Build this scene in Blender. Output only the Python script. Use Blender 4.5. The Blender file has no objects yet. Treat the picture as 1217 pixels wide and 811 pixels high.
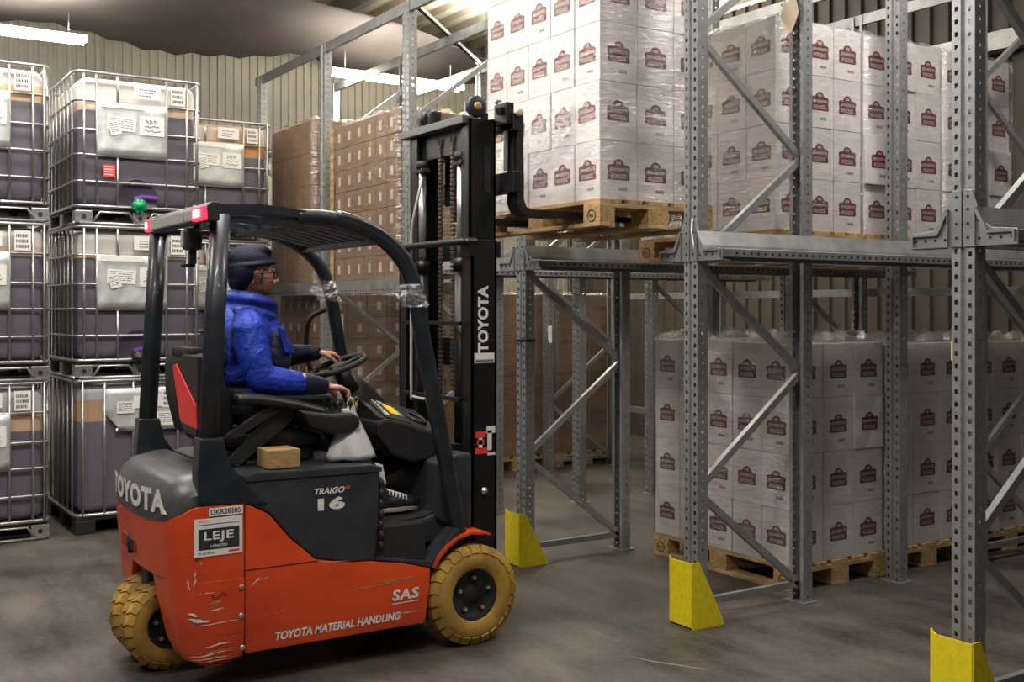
import bpy, bmesh, math, random
from mathutils import Vector, Matrix
random.seed(7)
SC = bpy.context.scene
COL = SC.collection
R = math.radians
# ------------------------------------------------------------------ materials
def new_mat(name):
    m = bpy.data.materials.new(name); m.use_nodes = True
    nt = m.node_tree; b = nt.nodes['Principled BSDF']
    return m, nt, b
def mat(name, col, rough=.5, metal=0., var=.0, vscale=8., bump=0., bscale=60., col2=None, stretch=None, emit=None, estr=0., spec=None, coat=0.):
    m, nt, b = new_mat(name)
    b.inputs['Roughness'].default_value = rough
    b.inputs['Metallic'].default_value = metal
    if spec is not None: b.inputs['Specular IOR Level'].default_value = spec
    if coat: b.inputs['Coat Weight'].default_value = coat
    c = (*col, 1)
    b.inputs['Base Color'].default_value = c
    tc = None
    if var or bump or col2:
        tc = nt.nodes.new('ShaderNodeTexCoord')
        src = tc.outputs['Object']
        if stretch:
            mp = nt.nodes.new('ShaderNodeMapping'); mp.inputs['Scale'].default_value = stretch
            nt.links.new(src, mp.inputs['Vector']); src = mp.outputs['Vector']
    if var or col2:
        n = nt.nodes.new('ShaderNodeTexNoise'); n.inputs['Scale'].default_value = vscale; n.inputs['Detail'].default_value = 6
        nt.links.new(src, n.inputs['Vector'])
        r = nt.nodes.new('ShaderNodeValToRGB')
        r.color_ramp.elements[0].position = .35; r.color_ramp.elements[1].position = .68
        c2 = col2 if col2 else tuple(x*(1-var) for x in col)
        r.color_ramp.elements[0].color = (*c2, 1); r.color_ramp.elements[1].color = (*(min(1, x*(1+var*.4)) for x in col), 1)
        nt.links.new(n.outputs['Fac'], r.inputs['Fac']); nt.links.new(r.outputs['Color'], b.inputs['Base Color'])
    if bump:
        n2 = nt.nodes.new('ShaderNodeTexNoise'); n2.inputs['Scale'].default_value = bscale; n2.inputs['Detail'].default_value = 4
        nt.links.new(src, n2.inputs['Vector'])
        bp = nt.nodes.new('ShaderNodeBump'); bp.inputs['Strength'].default_value = bump; bp.inputs['Distance'].default_value = .01
        nt.links.new(n2.outputs['Fac'], bp.inputs['Height']); nt.links.new(bp.outputs['Normal'], b.inputs['Normal'])
    if emit:
        b.inputs['Emission Color'].default_value = (*emit, 1); b.inputs['Emission Strength'].default_value = estr
    return m
M = {}
M['galv'] = mat('galvanised_steel', (.35,.36,.365), .40, .55, var=.16, vscale=22)
M['galv_light'] = mat('galvanised_brace', (.42,.43,.43), .36, .6, var=.15, vscale=20)
M['galv_rail'] = mat('galvanised_rail', (.32,.33,.335), .38, .55, var=.22, vscale=9)
M['hole'] = mat('hole_dark', (.01,.01,.01), .9)
M['yellow'] = mat('guard_yellow', (.80,.64,.012), .45, var=.12, vscale=30, bump=.1)
M['steel_dark'] = mat('dark_steel', (.03,.03,.03), .5, .3)
M['wood'] = mat('pallet_wood', (.52,.34,.16), .8, var=.45, vscale=5, stretch=(1,6,6), bump=.25, bscale=30)
M['woody'] = mat('pallet_wood_cross', (.50,.33,.15), .8, var=.45, vscale=5, stretch=(6,1,6), bump=.25, bscale=30)
M['block'] = mat('pallet_block', (.46,.29,.12), .9, var=.4, vscale=60, bump=.4, bscale=90)
M['carton'] = mat('white_carton', (.68,.64,.63), .6, var=.08, vscale=5)
M['seam'] = mat('carton_seam', (.35,.33,.32), .8)
M['logo'] = mat('carton_logo_maroon', (.105,.027,.024), .55)
M['logotext'] = mat('carton_logo_text', (.60,.44,.41), .55)
M['barcode'] = mat('barcode_grey', (.17,.15,.16), .7)
M['brown'] = mat('brown_cardboard', (.27,.165,.10), .75, var=.22, vscale=5)
M['tape'] = mat('carton_label', (.62,.56,.50), .6)
M['paper'] = mat('paper_white', (.78,.76,.73), .6)
M['ink'] = mat('ink', (.03,.03,.04), .6)
M['white'] = mat('paint_white', (.85,.85,.84), .5)
M['whiteworn'] = mat('decal_white', (.80,.79,.76), .5, var=.2, vscale=40)
M['red'] = mat('red_panel', (.78,.012,.02), .35)
M['redsticker'] = mat('red_sticker', (.85,.05,.04), .4)
M['redworn'] = mat('worn_red_paint', (.38,.03,.008), .6, var=.3, vscale=60)
M['rubber'] = mat('black_rubber', (.012,.012,.013), .65, bump=.1)
M['blackplastic'] = mat('black_plastic', (.014,.014,.016), .5, bump=.12, bscale=200)
M['seatvinyl'] = mat('seat_vinyl', (.012,.012,.013), .45, bump=.1, bscale=40)
M['navy_metal'] = mat('dark_grey_frame_paint', (.022,.027,.036), .38, .1, var=.35, vscale=12, coat=.2)
M['hood'] = mat('dark_hood_plastic', (.033,.037,.045), .45, var=.35, vscale=6, bump=.05)
M['mast'] = mat('mast_black', (.010,.010,.011), .42, .2, var=.4, vscale=10)
M['mast_grey'] = mat('mast_dark_grey', (.045,.047,.05), .45, .5, var=.3, vscale=12)
M['chrome'] = mat('polished_rod', (.55,.56,.58), .3, .85)
M['greybar'] = mat('grey_bar', (.11,.12,.12), .5, .3)
M['chain'] = mat('chain_steel', (.16,.12,.09), .45, .7)
M['brass'] = mat('brass_roller', (.45,.33,.12), .5, .6)
M['forksteel'] = mat('fork_steel', (.035,.028,.024), .5, .5, var=.5, vscale=20)
M['tyre'] = mat('yellow_tyre', (.50,.30,.045), .75, col2=(.27,.155,.035), vscale=7, bump=.3, bscale=40)
M['cage'] = mat('cage_tube', (.42,.42,.42), .32, .75, var=.2, vscale=20)
M['alu'] = mat('label_plate_alu', (.60,.63,.62), .42, .3, var=.22, vscale=9, bump=.3, bscale=10)
M['recess_shade'] = mat('tank_outlet_shade', (.062,.052,.075), .4)  # dark tint paints the shade in the hollow round the outlet
M['green'] = mat('green_cap', (.0,.30,.10), .4)
M['purple'] = mat('purple_handle', (.20,.05,.45), .4)
M['skin'] = mat('skin', (.66,.33,.225), .5, var=.12, vscale=30)
M['hair'] = mat('grey_hair', (.20,.17,.16), .8)
M['cap'] = mat('navy_cap', (.012,.014,.045), .8, var=.3, vscale=40, bump=.3, bscale=120)
M['blue'] = mat('jacket_blue', (.004,.035,.37), .62, var=.3, vscale=9, bump=.6, bscale=14)
M['navy'] = mat('jacket_navy', (.006,.009,.033), .7, var=.3, vscale=9, bump=.6, bscale=16)
M['trouser'] = mat('trouser_dark', (.010,.011,.018), .85, bump=.4, bscale=20)
M['shoe'] = mat('shoe_black', (.015,.014,.014), .6)
M['sole'] = mat('shoe_sole', (.35,.31,.26), .7)
M['lens'] = mat('spectacle_frame', (.02,.02,.02), .3)
M['bag'] = mat('white_bag', (.62,.61,.62), .55, bump=.5, bscale=18)
M['woodblock'] = mat('wood_offcut', (.42,.27,.11), .8, var=.3, vscale=20, stretch=(6,1,6))
M['lamp_red'] = mat('tail_lamp_lit', (.8,.02,.04), .3, emit=(1,.02,.05), estr=2.6)
M['lamp_hot'] = mat('tail_lamp_core', (1,.3,.3), .3, emit=(1,.30,.34), estr=5)
M['lamp_grey'] = mat('lamp_lens', (.40,.39,.38), .3)
M['screen'] = mat('display_orange', (.9,.35,.02), .4, emit=(1,.36,.02), estr=.7)
M['screen_g'] = mat('display_green', (.05,.4,.1), .4, emit=(.05,.6,.2), estr=.3)
M['tube'] = mat('fluorescent_tube', (1,1,1), .5, emit=(1,.93,.82), estr=110)
M['fixture'] = mat('light_fixture', (.75,.74,.70), .5)
M['fabric'] = mat('ceiling_cloth', (.115,.098,.092), .9, var=.15, vscale=2, bump=.25, bscale=5)
M['concrete_mark'] = mat('floor_scrape', (.19,.17,.15), .8)
M['tagcream'] = mat('cream_tag', (.62,.52,.36), .7)
M['dirt'] = mat('debris_dark', (.03,.02,.015), .9)

def orange_mat():
    m, nt, b = new_mat('forklift_orange')
    tc = nt.nodes.new('ShaderNodeTexCoord')
    n = nt.nodes.new('ShaderNodeTexNoise'); n.inputs['Scale'].default_value = 3.5; n.inputs['Detail'].default_value = 5
    nt.links.new(tc.outputs['Object'], n.inputs['Vector'])
    r = nt.nodes.new('ShaderNodeValToRGB'); r.color_ramp.elements[0].position = .3; r.color_ramp.elements[1].position = .6
    r.color_ramp.elements[0].color = (.56,.050,.010,1); r.color_ramp.elements[1].color = (.72,.072,.014,1)
    nt.links.new(n.outputs['Fac'], r.inputs['Fac'])
    # long thin scrapes along the direction of travel
    mp = nt.nodes.new('ShaderNodeMapping'); mp.inputs['Scale'].default_value = (2,1.3,34)
    nt.links.new(tc.outputs['Object'], mp.inputs['Vector'])
    n2 = nt.nodes.new('ShaderNodeTexNoise'); n2.inputs['Scale'].default_value = 2.2; n2.inputs['Detail'].default_value = 3
    nt.links.new(mp.outputs['Vector'], n2.inputs['Vector'])
    r2 = nt.nodes.new('ShaderNodeValToRGB'); r2.color_ramp.elements[0].position = .70; r2.color_ramp.elements[1].position = .76
    nt.links.new(n2.outputs['Fac'], r2.inputs['Fac'])
    mx = nt.nodes.new('ShaderNodeMix'); mx.data_type = 'RGBA'
    nt.links.new(r2.outputs['Color'], mx.inputs[0]); nt.links.new(r.outputs['Color'], mx.inputs[6])
    mx.inputs[7].default_value = (.25,.05,.02,1)
    nt.links.new(mx.outputs[2], b.inputs['Base Color'])
    b.inputs['Roughness'].default_value = .38; b.inputs['Coat Weight'].default_value = .15
    return m
M['orange'] = orange_mat()

def hood_mat():
    m, nt, b = new_mat('scuffed_dark_cover')
    tc = nt.nodes.new('ShaderNodeTexCoord')
    n = nt.nodes.new('ShaderNodeTexNoise'); n.inputs['Scale'].default_value = 5; n.inputs['Detail'].default_value = 8; n.inputs['Roughness'].default_value = .7
    nt.links.new(tc.outputs['Object'], n.inputs['Vector'])
    r = nt.nodes.new('ShaderNodeValToRGB'); r.color_ramp.elements[0].position = .35; r.color_ramp.elements[1].position = .72
    r.color_ramp.elements[0].color = (.030,.034,.041,1); r.color_ramp.elements[1].color = (.085,.085,.086,1)
    nt.links.new(n.outputs['Fac'], r.inputs['Fac'])
    v = nt.nodes.new('ShaderNodeTexNoise'); v.inputs['Scale'].default_value = 26; v.inputs['Detail'].default_value = 2
    nt.links.new(tc.outputs['Object'], v.inputs['Vector'])
    r2 = nt.nodes.new('ShaderNodeValToRGB'); r2.color_ramp.elements[0].position = .735; r2.color_ramp.elements[1].position = .76
    nt.links.new(v.outputs['Fac'], r2.inputs['Fac'])
    mx = nt.nodes.new('ShaderNodeMix'); mx.data_type = 'RGBA'; nt.links.new(r2.outputs['Color'], mx.inputs[0]); nt.links.new(r.outputs['Color'], mx.inputs[6]); mx.inputs[7].default_value = (.40,.40,.38,1)
    nt.links.new(mx.outputs[2], b.inputs['Base Color'])
    b.inputs['Roughness'].default_value = .36
    return m
M['cover'] = hood_mat()
def floor_mat():
    m, nt, b = new_mat('concrete_floor')
    tc = nt.nodes.new('ShaderNodeTexCoord')
    def noise(scale, detail, st=None):
        n = nt.nodes.new('ShaderNodeTexNoise'); n.inputs['Scale'].default_value = scale; n.inputs['Detail'].default_value = detail
        if st:
            mp = nt.nodes.new('ShaderNodeMapping'); mp.inputs['Scale'].default_value = st; mp.inputs['Rotation'].default_value = (0,0,.5)
            nt.links.new(tc.outputs['Object'], mp.inputs['Vector']); nt.links.new(mp.outputs['Vector'], n.inputs['Vector'])
        else: nt.links.new(tc.outputs['Object'], n.inputs['Vector'])
        return n
    a = noise(1.6, 12); c = noise(1.3, 10, (1,5,1)); d = noise(28, 6)
    r = nt.nodes.new('ShaderNodeValToRGB'); r.color_ramp.elements[0].position = .38; r.color_ramp.elements[1].position = .64
    r.color_ramp.elements[0].color = (.022,.018,.015,1); r.color_ramp.elements[1].color = (.112,.097,.083,1)
    mx = nt.nodes.new('ShaderNodeMath'); mx.operation = 'MULTIPLY_ADD'; mx.inputs[1].default_value = .50
    nt.links.new(a.outputs['Fac'], mx.inputs[0])
    m2 = nt.nodes.new('ShaderNodeMath'); m2.operation = 'MULTIPLY'; m2.inputs[1].default_value = .30
    nt.links.new(c.outputs['Fac'], m2.inputs[0])
    m3 = nt.nodes.new('ShaderNodeMath'); m3.operation = 'MULTIPLY_ADD'; m3.inputs[1].default_value = .22
    nt.links.new(d.outputs['Fac'], m3.inputs[0]); nt.links.new(m2.outputs[0], m3.inputs[2])
    nt.links.new(m3.outputs[0], mx.inputs[2]); nt.links.new(mx.outputs[0], r.inputs['Fac'])
    nt.links.new(r.outputs['Color'], b.inputs['Base Color'])
    rr = nt.nodes.new('ShaderNodeMapRange'); rr.inputs['To Min'].default_value = .38; rr.inputs['To Max'].default_value = .7
    nt.links.new(a.outputs['Fac'], rr.inputs['Value']); nt.links.new(rr.outputs['Result'], b.inputs['Roughness'])
    bp = nt.nodes.new('ShaderNodeBump'); bp.inputs['Strength'].default_value = .12; bp.inputs['Distance'].default_value = .01
    nt.links.new(d.outputs['Fac'], bp.inputs['Height']); nt.links.new(bp.outputs['Normal'], b.inputs['Normal'])
    return m
M['floor'] = floor_mat()
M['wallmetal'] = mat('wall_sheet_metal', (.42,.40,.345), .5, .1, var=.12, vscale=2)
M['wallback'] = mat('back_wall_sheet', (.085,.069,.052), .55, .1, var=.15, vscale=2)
M['roofmetal'] = mat('roof_sheet_metal', (.66,.61,.48), .5, .1, var=.1, vscale=2)

def ibc_mat(name, level, liquid=(.125,.112,.142), upper=(.60,.52,.43), froth=(.52,.33,.18), band=.05):
    """translucent tank: what stands in it shows through, up to its fill level"""
    m, nt, b = new_mat(name)
    tc = nt.nodes.new('ShaderNodeTexCoord'); sp = nt.nodes.new('ShaderNodeSeparateXYZ')
    nt.links.new(tc.outputs['Object'], sp.inputs[0])
    mr = nt.nodes.new('ShaderNodeMapRange'); mr.inputs['From Min'].default_value = 0; mr.inputs['From Max'].default_value = 1.1
    nt.links.new(sp.outputs['Z'], mr.inputs['Value'])
    r = nt.nodes.new('ShaderNodeValToRGB'); e = r.color_ramp.elements
    L = level/1.1
    e[0].position = 0; e[0].color = (*liquid, 1)
    e[1].position = 1; e[1].color = (*upper, 1)
    for p, c in ((L-.004, liquid), (L, froth), (L+band-.004, froth), (L+band, upper)):
        q = e.new(p); q.color = (*c, 1)
    nt.links.new(mr.outputs['Result'], r.inputs['Fac']); nt.links.new(r.outputs['Color'], b.inputs['Base Color'])
    b.inputs['Roughness'].default_value = .38
    b.inputs['Subsurface Weight'].default_value = .0
    return m

def film_mat(name, dens=.16, rough=.22, bscale=9):
    m, nt, b = new_mat(name)
    nt.nodes.remove(b)
    out = nt.nodes['Material Output']
    tr = nt.nodes.new('ShaderNodeBsdfTransparent'); tr.inputs[0].default_value = (.97,.97,.97,1)
    gl = nt.nodes.new('ShaderNodeBsdfGlossy'); gl.inputs['Roughness'].default_value = rough; gl.inputs['Color'].default_value = (.95,.95,.95,1)
    mx = nt.nodes.new('ShaderNodeMixShader')
    tc = nt.nodes.new('ShaderNodeTexCoord'); mp = nt.nodes.new('ShaderNodeMapping'); mp.inputs['Scale'].default_value = (1,1,4.5); mp.inputs['Rotation'].default_value = (.18,.12,0)
    nt.links.new(tc.outputs['Object'], mp.inputs['Vector'])
    n = nt.nodes.new('ShaderNodeTexNoise'); n.inputs['Scale'].default_value = bscale; n.inputs['Detail'].default_value = 6; n.inputs['Distortion'].default_value = 1.2
    nt.links.new(mp.outputs['Vector'], n.inputs['Vector'])
    bp = nt.nodes.new('ShaderNodeBump'); bp.inputs['Strength'].default_value = .9; bp.inputs['Distance'].default_value = .02
    nt.links.new(n.outputs['Fac'], bp.inputs['Height']); nt.links.new(bp.outputs['Normal'], gl.inputs['Normal'])
    mr = nt.nodes.new('ShaderNodeMapRange'); mr.inputs['From Min'].default_value = .35; mr.inputs['From Max'].default_value = .75
    mr.inputs['To Min'].default_value = dens*.4; mr.inputs['To Max'].default_value = dens*2.0
    nt.links.new(n.outputs['Fac'], mr.inputs['Value']); nt.links.new(mr.outputs['Result'], mx.inputs[0])
    nt.links.new(tr.outputs[0], mx.inputs[1]); nt.links.new(gl.outputs[0], mx.inputs[2])
    nt.links.new(mx.outputs[0], out.inputs['Surface'])
    return m
M['film'] = film_mat('stretch_film', .16, .2)
M['film_thick'] = film_mat('stretch_film_gathered', .3, .25, 16)
M['film_brown'] = film_mat('stretch_film_loose', .15, .3, 4)

# ------------------------------------------------------------------ mesh builder
class MB:
    def __init__(s): s.v = []; s.f = []; s.mi = []; s.sm = []
    def add(s, vs, fs, mi=0, smooth=False):
        o = len(s.v); s.v += [tuple(v) for v in vs]
        for f in fs: s.f.append(tuple(o+i for i in f)); s.mi.append(mi); s.sm.append(smooth)
        return s
    def box(s, x0, x1, y0, y1, z0, z1, mi=0, mtx=None, bev=0):
        if bev:
            bm = bmesh.new(); bmesh.ops.create_cube(bm, size=1)
            for v in bm.verts: v.co = Vector(((x0+x1)/2+v.co.x*(x1-x0), (y0+y1)/2+v.co.y*(y1-y0), (z0+z1)/2+v.co.z*(z1-z0)))
            bmesh.ops.bevel(bm, geom=bm.edges[:], offset=bev, segments=2, affect='EDGES', profile=.6)
            return s.bm(bm, mi, mtx)
        vs = [Vector((x, y, z)) for z in (z0, z1) for y in (y0, y1) for x in (x0, x1)]
        if mtx: vs = [mtx @ v for v in vs]
        return s.add(vs, [(0,2,3,1),(4,5,7,6),(0,1,5,4),(2,6,7,3),(0,4,6,2),(1,3,7,5)], mi)
    def bm(s, bm, mi=0, mtx=None, smooth=False):
        bm.verts.index_update()
        vs = [(mtx @ v.co) if mtx else v.co.copy() for v in bm.verts]
        s.add(vs, [[v.index for v in f.verts] for f in bm.faces], mi, smooth); bm.free(); return s
    def mesh(s, me, mtx, mi=0):
        vs = [mtx @ v.co for v in me.vertices]
        return s.add(vs, [tuple(p.vertices) for p in me.polygons], mi)
    def tube(s, pts, r, n=8, mi=0, caps=True, smooth=True, flat=1.0, up=None):
        pts = [Vector(p) for p in pts]; rs = r if isinstance(r, (list, tuple)) else [r]*len(pts)
        rings = []; prev = None
        for i, p in enumerate(pts):
            if i == 0: t = pts[1]-pts[0]
            elif i == len(pts)-1: t = pts[-1]-pts[-2]
            else: t = (pts[i+1]-p).normalized()+(p-pts[i-1]).normalized()
            t.normalize()
            if prev is None:
                a = Vector(up) if up else (Vector((0,0,1)) if abs(t.z) < .9 else Vector((1,0,0)))
            else: a = prev
            a = (a-t*a.dot(t)).normalized(); prev = a; b = t.cross(a)
            rr = rs[i]; ra, rb = (rr if isinstance(rr, (tuple, list)) else (rr, rr*flat))
            rings.append([p+a*(math.cos(2*math.pi*k/n)*ra)+b*(math.sin(2*math.pi*k/n)*rb) for k in range(n)])
        vs = [v for g in rings for v in g]; fs = []
        for i in range(len(pts)-1):
            for k in range(n):
                k2 = (k+1) % n; fs.append((i*n+k, i*n+k2, (i+1)*n+k2, (i+1)*n+k))
        if caps: fs.append(tuple(range(n-1, -1, -1))); fs.append(tuple((len(pts)-1)*n+k for k in range(n)))
        return s.add(vs, fs, mi, smooth)
    def bar(s, pts, w, h, mi=0, up=(0,0,1)):
        """rectangular section bar along a path: w across, h along up"""
        pts = [Vector(p) for p in pts]; rings = []
        for i, p in enumerate(pts):
            if i == 0: t = pts[1]-pts[0]
            elif i == len(pts)-1: t = pts[-1]-pts[-2]
            else: t = (pts[i+1]-p).normalized()+(p-pts[i-1]).normalized()
            t.normalize(); a = Vector(up); a = (a-t*a.dot(t)).normalized(); b = t.cross(a)
            rings += [p+a*h/2+b*w/2, p+a*h/2-b*w/2, p-a*h/2-b*w/2, p-a*h/2+b*w/2]
        fs = []
        for i in range(len(pts)-1):
            for k in range(4):
                k2 = (k+1) % 4; fs.append((i*4+k, i*4+k2, (i+1)*4+k2, (i+1)*4+k))
        fs.append((3,2,1,0)); o = (len(pts)-1)*4; fs.append((o,o+1,o+2,o+3))
        return s.add(rings, fs, mi)
    def prism(s, poly, axis, a0, a1, mi=0, bev=0, mtx=None, bseg=2):
        """poly in the two other axes; axis 'x': poly=(y,z), 'y': poly=(x,z), 'z': poly=(x,y)"""
        def P(p, a): return {'x': (a,p[0],p[1]), 'y': (p[0],a,p[1]), 'z': (p[0],p[1],a)}[axis]
        bm = bmesh.new()
        A = [bm.verts.new(P(p, a0)) for p in poly]; B = [bm.verts.new(P(p, a1)) for p in poly]
        n = len(poly)
        bm.faces.new(A[::-1]); bm.faces.new(B)
        for i in range(n): bm.faces.new((A[i], A[(i+1) % n], B[(i+1) % n], B[i]))
        bmesh.ops.recalc_face_normals(bm, faces=bm.faces[:])
        if bev:
            es = [e for e in bm.edges if len(e.link_faces) == 2 and e.calc_face_angle(0) > .35]
            bmesh.ops.bevel(bm, geom=es, offset=bev, segments=bseg, affect='EDGES', profile=.6, clamp_overlap=True)
        return s.bm(bm, mi, mtx)
    def lathe(s, prof, n=24, mi=0, mtx=None, smooth=True, axis='x', caps=True):
        """prof = (along axis, radius)"""
        vs = []
        for a, r in prof:
            for k in range(n):
                c, d = r*math.cos(2*math.pi*k/n), r*math.sin(2*math.pi*k/n)
                v = Vector({'x': (a,c,d), 'y': (c,a,d), 'z': (c,d,a)}[axis])
                vs.append(mtx @ v if mtx else v)
        fs = []
        for i in range(len(prof)-1):
            for k in range(n):
                k2 = (k+1) % n; fs.append((i*n+k, i*n+k2, (i+1)*n+k2, (i+1)*n+k))
        if caps and prof[0][1] > 1e-5: fs.append(tuple(range(n-1,-1,-1)))
        if caps and prof[-1][1] > 1e-5: fs.append(tuple((len(prof)-1)*n+k for k in range(n)))
        return s.add(vs, fs, mi, smooth)
    def ell(s, c, r, mi=0, rot=None, seg=20, rings=12):
        bm = bmesh.new(); bmesh.ops.create_uvsphere(bm, u_segments=seg, v_segments=rings, radius=1)
        m = Matrix.Translation(Vector(c)) @ (rot.to_matrix().to_4x4() if rot else Matrix()) @ Matrix.Diagonal((*r, 1))
        return s.bm(bm, mi, m, True)
    def quad(s, o, u, v, w, h, mi=0):
        o, u, v = Vector(o), Vector(u), Vector(v)
        return s.add([o, o+u*w, o+u*w+v*h, o+v*h], [(0,1,2,3)], mi)
    def build(s, name, mats, parent=None, loc=None, recalc=True):
        me = bpy.data.meshes.new(name); me.from_pydata(s.v, [], s.f)
        if not isinstance(mats, (list, tuple)): mats = [mats]
        for m in mats: me.materials.append(m)
        me.polygons.foreach_set('material_index', s.mi); me.polygons.foreach_set('use_smooth', s.sm)
        if recalc:
            bm = bmesh.new(); bm.from_mesh(me); bmesh.ops.recalc_face_normals(bm, faces=bm.faces[:]); bm.to_mesh(me); bm.free()
        me.update()
        o = bpy.data.objects.new(name, me); COL.objects.link(o)
        if parent: o.parent = parent
        if loc: o.location = loc
        return o
def tag(o, label=None, cat=None, group=None, kind=None):
    if label: o['label'] = label
    if cat: o['category'] = cat
    if group: o['group'] = group
    if kind: o['kind'] = kind
    return o
def empty(name, loc=(0,0,0), label=None, cat=None, group=None, rz=0):
    o = bpy.data.objects.new(name, None); COL.objects.link(o); o.location = loc; o.rotation_euler = (0,0,rz)
    o.empty_display_size = .1
    return tag(o, label, cat, group)
def kids(o): return KIDS.get(o.name, [])
KIDS = {}
def remember(root):
    for o in bpy.data.objects:
        if o.parent: KIDS.setdefault(o.parent.name, [])
    def rec(r):
        KIDS[r.name] = [c for c in bpy.data.objects if c.parent == r]
        for c in KIDS[r.name]: rec(c)
    rec(root)
def copy_tree(o, parent=None):
    c = o.copy(); COL.objects.link(c)
    if parent: c.parent = parent
    for k in KIDS.get(o.name, []): copy_tree(k, c)
    return c
def smooth_angle(o, ang=35):
    o.data.polygons.foreach_set('use_smooth', [True]*len(o.data.polygons))
    try: o.data.set_sharp_from_angle(angle=R(ang))
    except Exception: pass
    return o
_tc = {}
def text_me(s, bold=.0, ext=0.0, spacing=1.0):
    k = (s, bold, ext, spacing)
    if k in _tc: return _tc[k]
    cu = bpy.data.curves.new('t', 'FONT'); cu.body = s; cu.size = 1; cu.offset = bold; cu.extrude = ext
    cu.space_character = spacing; cu.resolution_u = 3
    o = bpy.data.objects.new('t', cu); COL.objects.link(o)
    dg = bpy.context.evaluated_depsgraph_get(); dg.update()
    me = bpy.data.meshes.new_from_object(o.evaluated_get(dg))
    bpy.data.objects.remove(o); bpy.data.curves.remove(cu)
    xs = [v.co.x for v in me.vertices]; ys = [v.co.y for v in me.vertices]
    _tc[k] = (me, min(xs), max(xs), min(ys), max(ys)); return _tc[k]
def put_text(mb, s, centre, right, up, w, h, mi=0, bold=.02, spacing=1.0, shear=0.):
    """letters fitted to a w by h field centred at centre"""
    me, x0, x1, y0, y1 = text_me(s, bold, 0.0, spacing)
    c, r, u = Vector(centre), Vector(right).normalized(), Vector(up).normalized(); n = r.cross(u)
    sx, sy = w/(x1-x0), h/(y1-y0)
    T = Matrix.Translation(c) @ Matrix((r, u, n)).transposed().to_4x4() @ Matrix.Diagonal((sx, sy, 1, 1)) @ Matrix.Translation((-(x0+x1)/2, -(y0+y1)/2, 0))
    if shear: T = T @ Matrix(((1,shear,0,0),(0,1,0,0),(0,0,1,0),(0,0,0,1)))
    mb.mesh(me, T, mi)
ORD = ['first','second','third','fourth','fifth','sixth','seventh','eighth','ninth','tenth']

# ================================================================== the room
def struct(o): o['kind'] = 'structure'; return o
mb = MB(); mb.box(-13.0, 3.5, -4.5, 9.4, -.12, 0); struct(mb.build('floor', M['floor']))
def ribbed(x0, x1, z0, z1, pitch=.2, depth=.03):
    """trapezoidal sheet profile running along x, standing in z, facing -y"""
    pts = []; x = x0
    while x < x1:
        pts += [(x,0),(x+pitch*.42,0),(x+pitch*.5,depth),(x+pitch*.92,depth)]; x += pitch
    pts.append((x,0)); return pts
def ribbed_wall(name, m, p0, ang, length, z0, z1, pitch=.2, depth=.03):
    mb = MB(); pts = ribbed(0, length, z0, z1, pitch, depth)
    vs = []; fs = []
    for i, (a, d) in enumerate(pts): vs += [(a, d, z0), (a, d, z1)]
    for i in range(len(pts)-1): fs.append((2*i, 2*i+2, 2*i+3, 2*i+1))
    mb.add(vs, fs)
    mb.box(0, length, depth+.002, depth+.08, z0, z1)
    o = mb.build(name, m, recalc=False); o.location = p0; o.rotation_euler = (0,0,ang); return struct(o)
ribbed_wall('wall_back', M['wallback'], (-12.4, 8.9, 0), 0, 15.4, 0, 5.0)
ribbed_wall('wall_left', M['wallmetal'], (-12.3, -4.0, 0), R(90), 12.9, 0, 5.0, pitch=.095, depth=.02)
# roof sheet, ribs running across the aisle
mb = MB(); vs = []; fs = []; y = -4.2; pts = []
while y < 9.1: pts += [(y,5.0),(y+.11,5.0),(y+.14,5.06),(y+.25,5.06)]; y += .28
for (y, z) in pts: vs += [(-12.6, y, z), (3.2, y, z)]
for i in range(len(pts)-1): fs.append((2*i, 2*i+1, 2*i+3, 2*i+2))
mb.add(vs, fs); mb.box(-12.6, 3.2, -4.2, 9.1, 5.07, 5.15); struct(mb.build('ceiling', M['roofmetal'], recalc=False))
for i, y in enumerate((-1.5, 1.6, 4.9, 7.6)):
    mb = MB(); mb.box(-12.2, 3.0, y, y+.09, 4.78, 4.99); struct(mb.build('trim_%d' % (i+1), M['galv']))
# conduit and girt along the left wall
mb = MB(); mb.tube([(-12.2,-3.5,3.42),(-12.2,8.6,3.42)], .03, 8); struct(mb.build('trim_5', M['galv_light']))
mb = MB(); mb.box(-12.2, 2.8, 8.72, 8.86, 3.86, 4.02); struct(mb.build('trim_6', M['galv_light']))
# cloth slung under the roof on the left
mb = MB(); nu, nv = 46, 60; vs = []
near = lambda v: 7.05+.426*(v+2.0)+.10*math.sin(v*2.1)
for j in range(nv+1):
    v = -3.0+10.2*j/nv; un = near(v)
    for i in range(nu+1):
        s = i/nu; u = un+(11.55-un)*s
        sag = -.16*math.sin(math.pi*s)*(1+.3*math.sin(v*1.4))
        scal = -.17*abs(math.sin((v+.6)*math.pi/2.6))*s**3 if v > -3 else 0
        fold = .018*math.sin(v*19+s*5)*s**2+.012*math.sin(v*31+2*s)*s
        z = 4.50+sag+scal+fold-.05*s
        vs.append((-u, v, z))
fs = [(j*(nu+1)+i, j*(nu+1)+i+1, (j+1)*(nu+1)+i+1, (j+1)*(nu+1)+i) for j in range(nv) for i in range(nu)]
mb.add(vs, fs, 0, True); o = mb.build('ceiling_cloth', M['fabric'])
sm = o.modifiers.new('s', 'SOLIDIFY'); sm.thickness = .006
tag(o, 'large sagging grey-brown cloth slung under the roof on the left', 'cloth')
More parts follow.
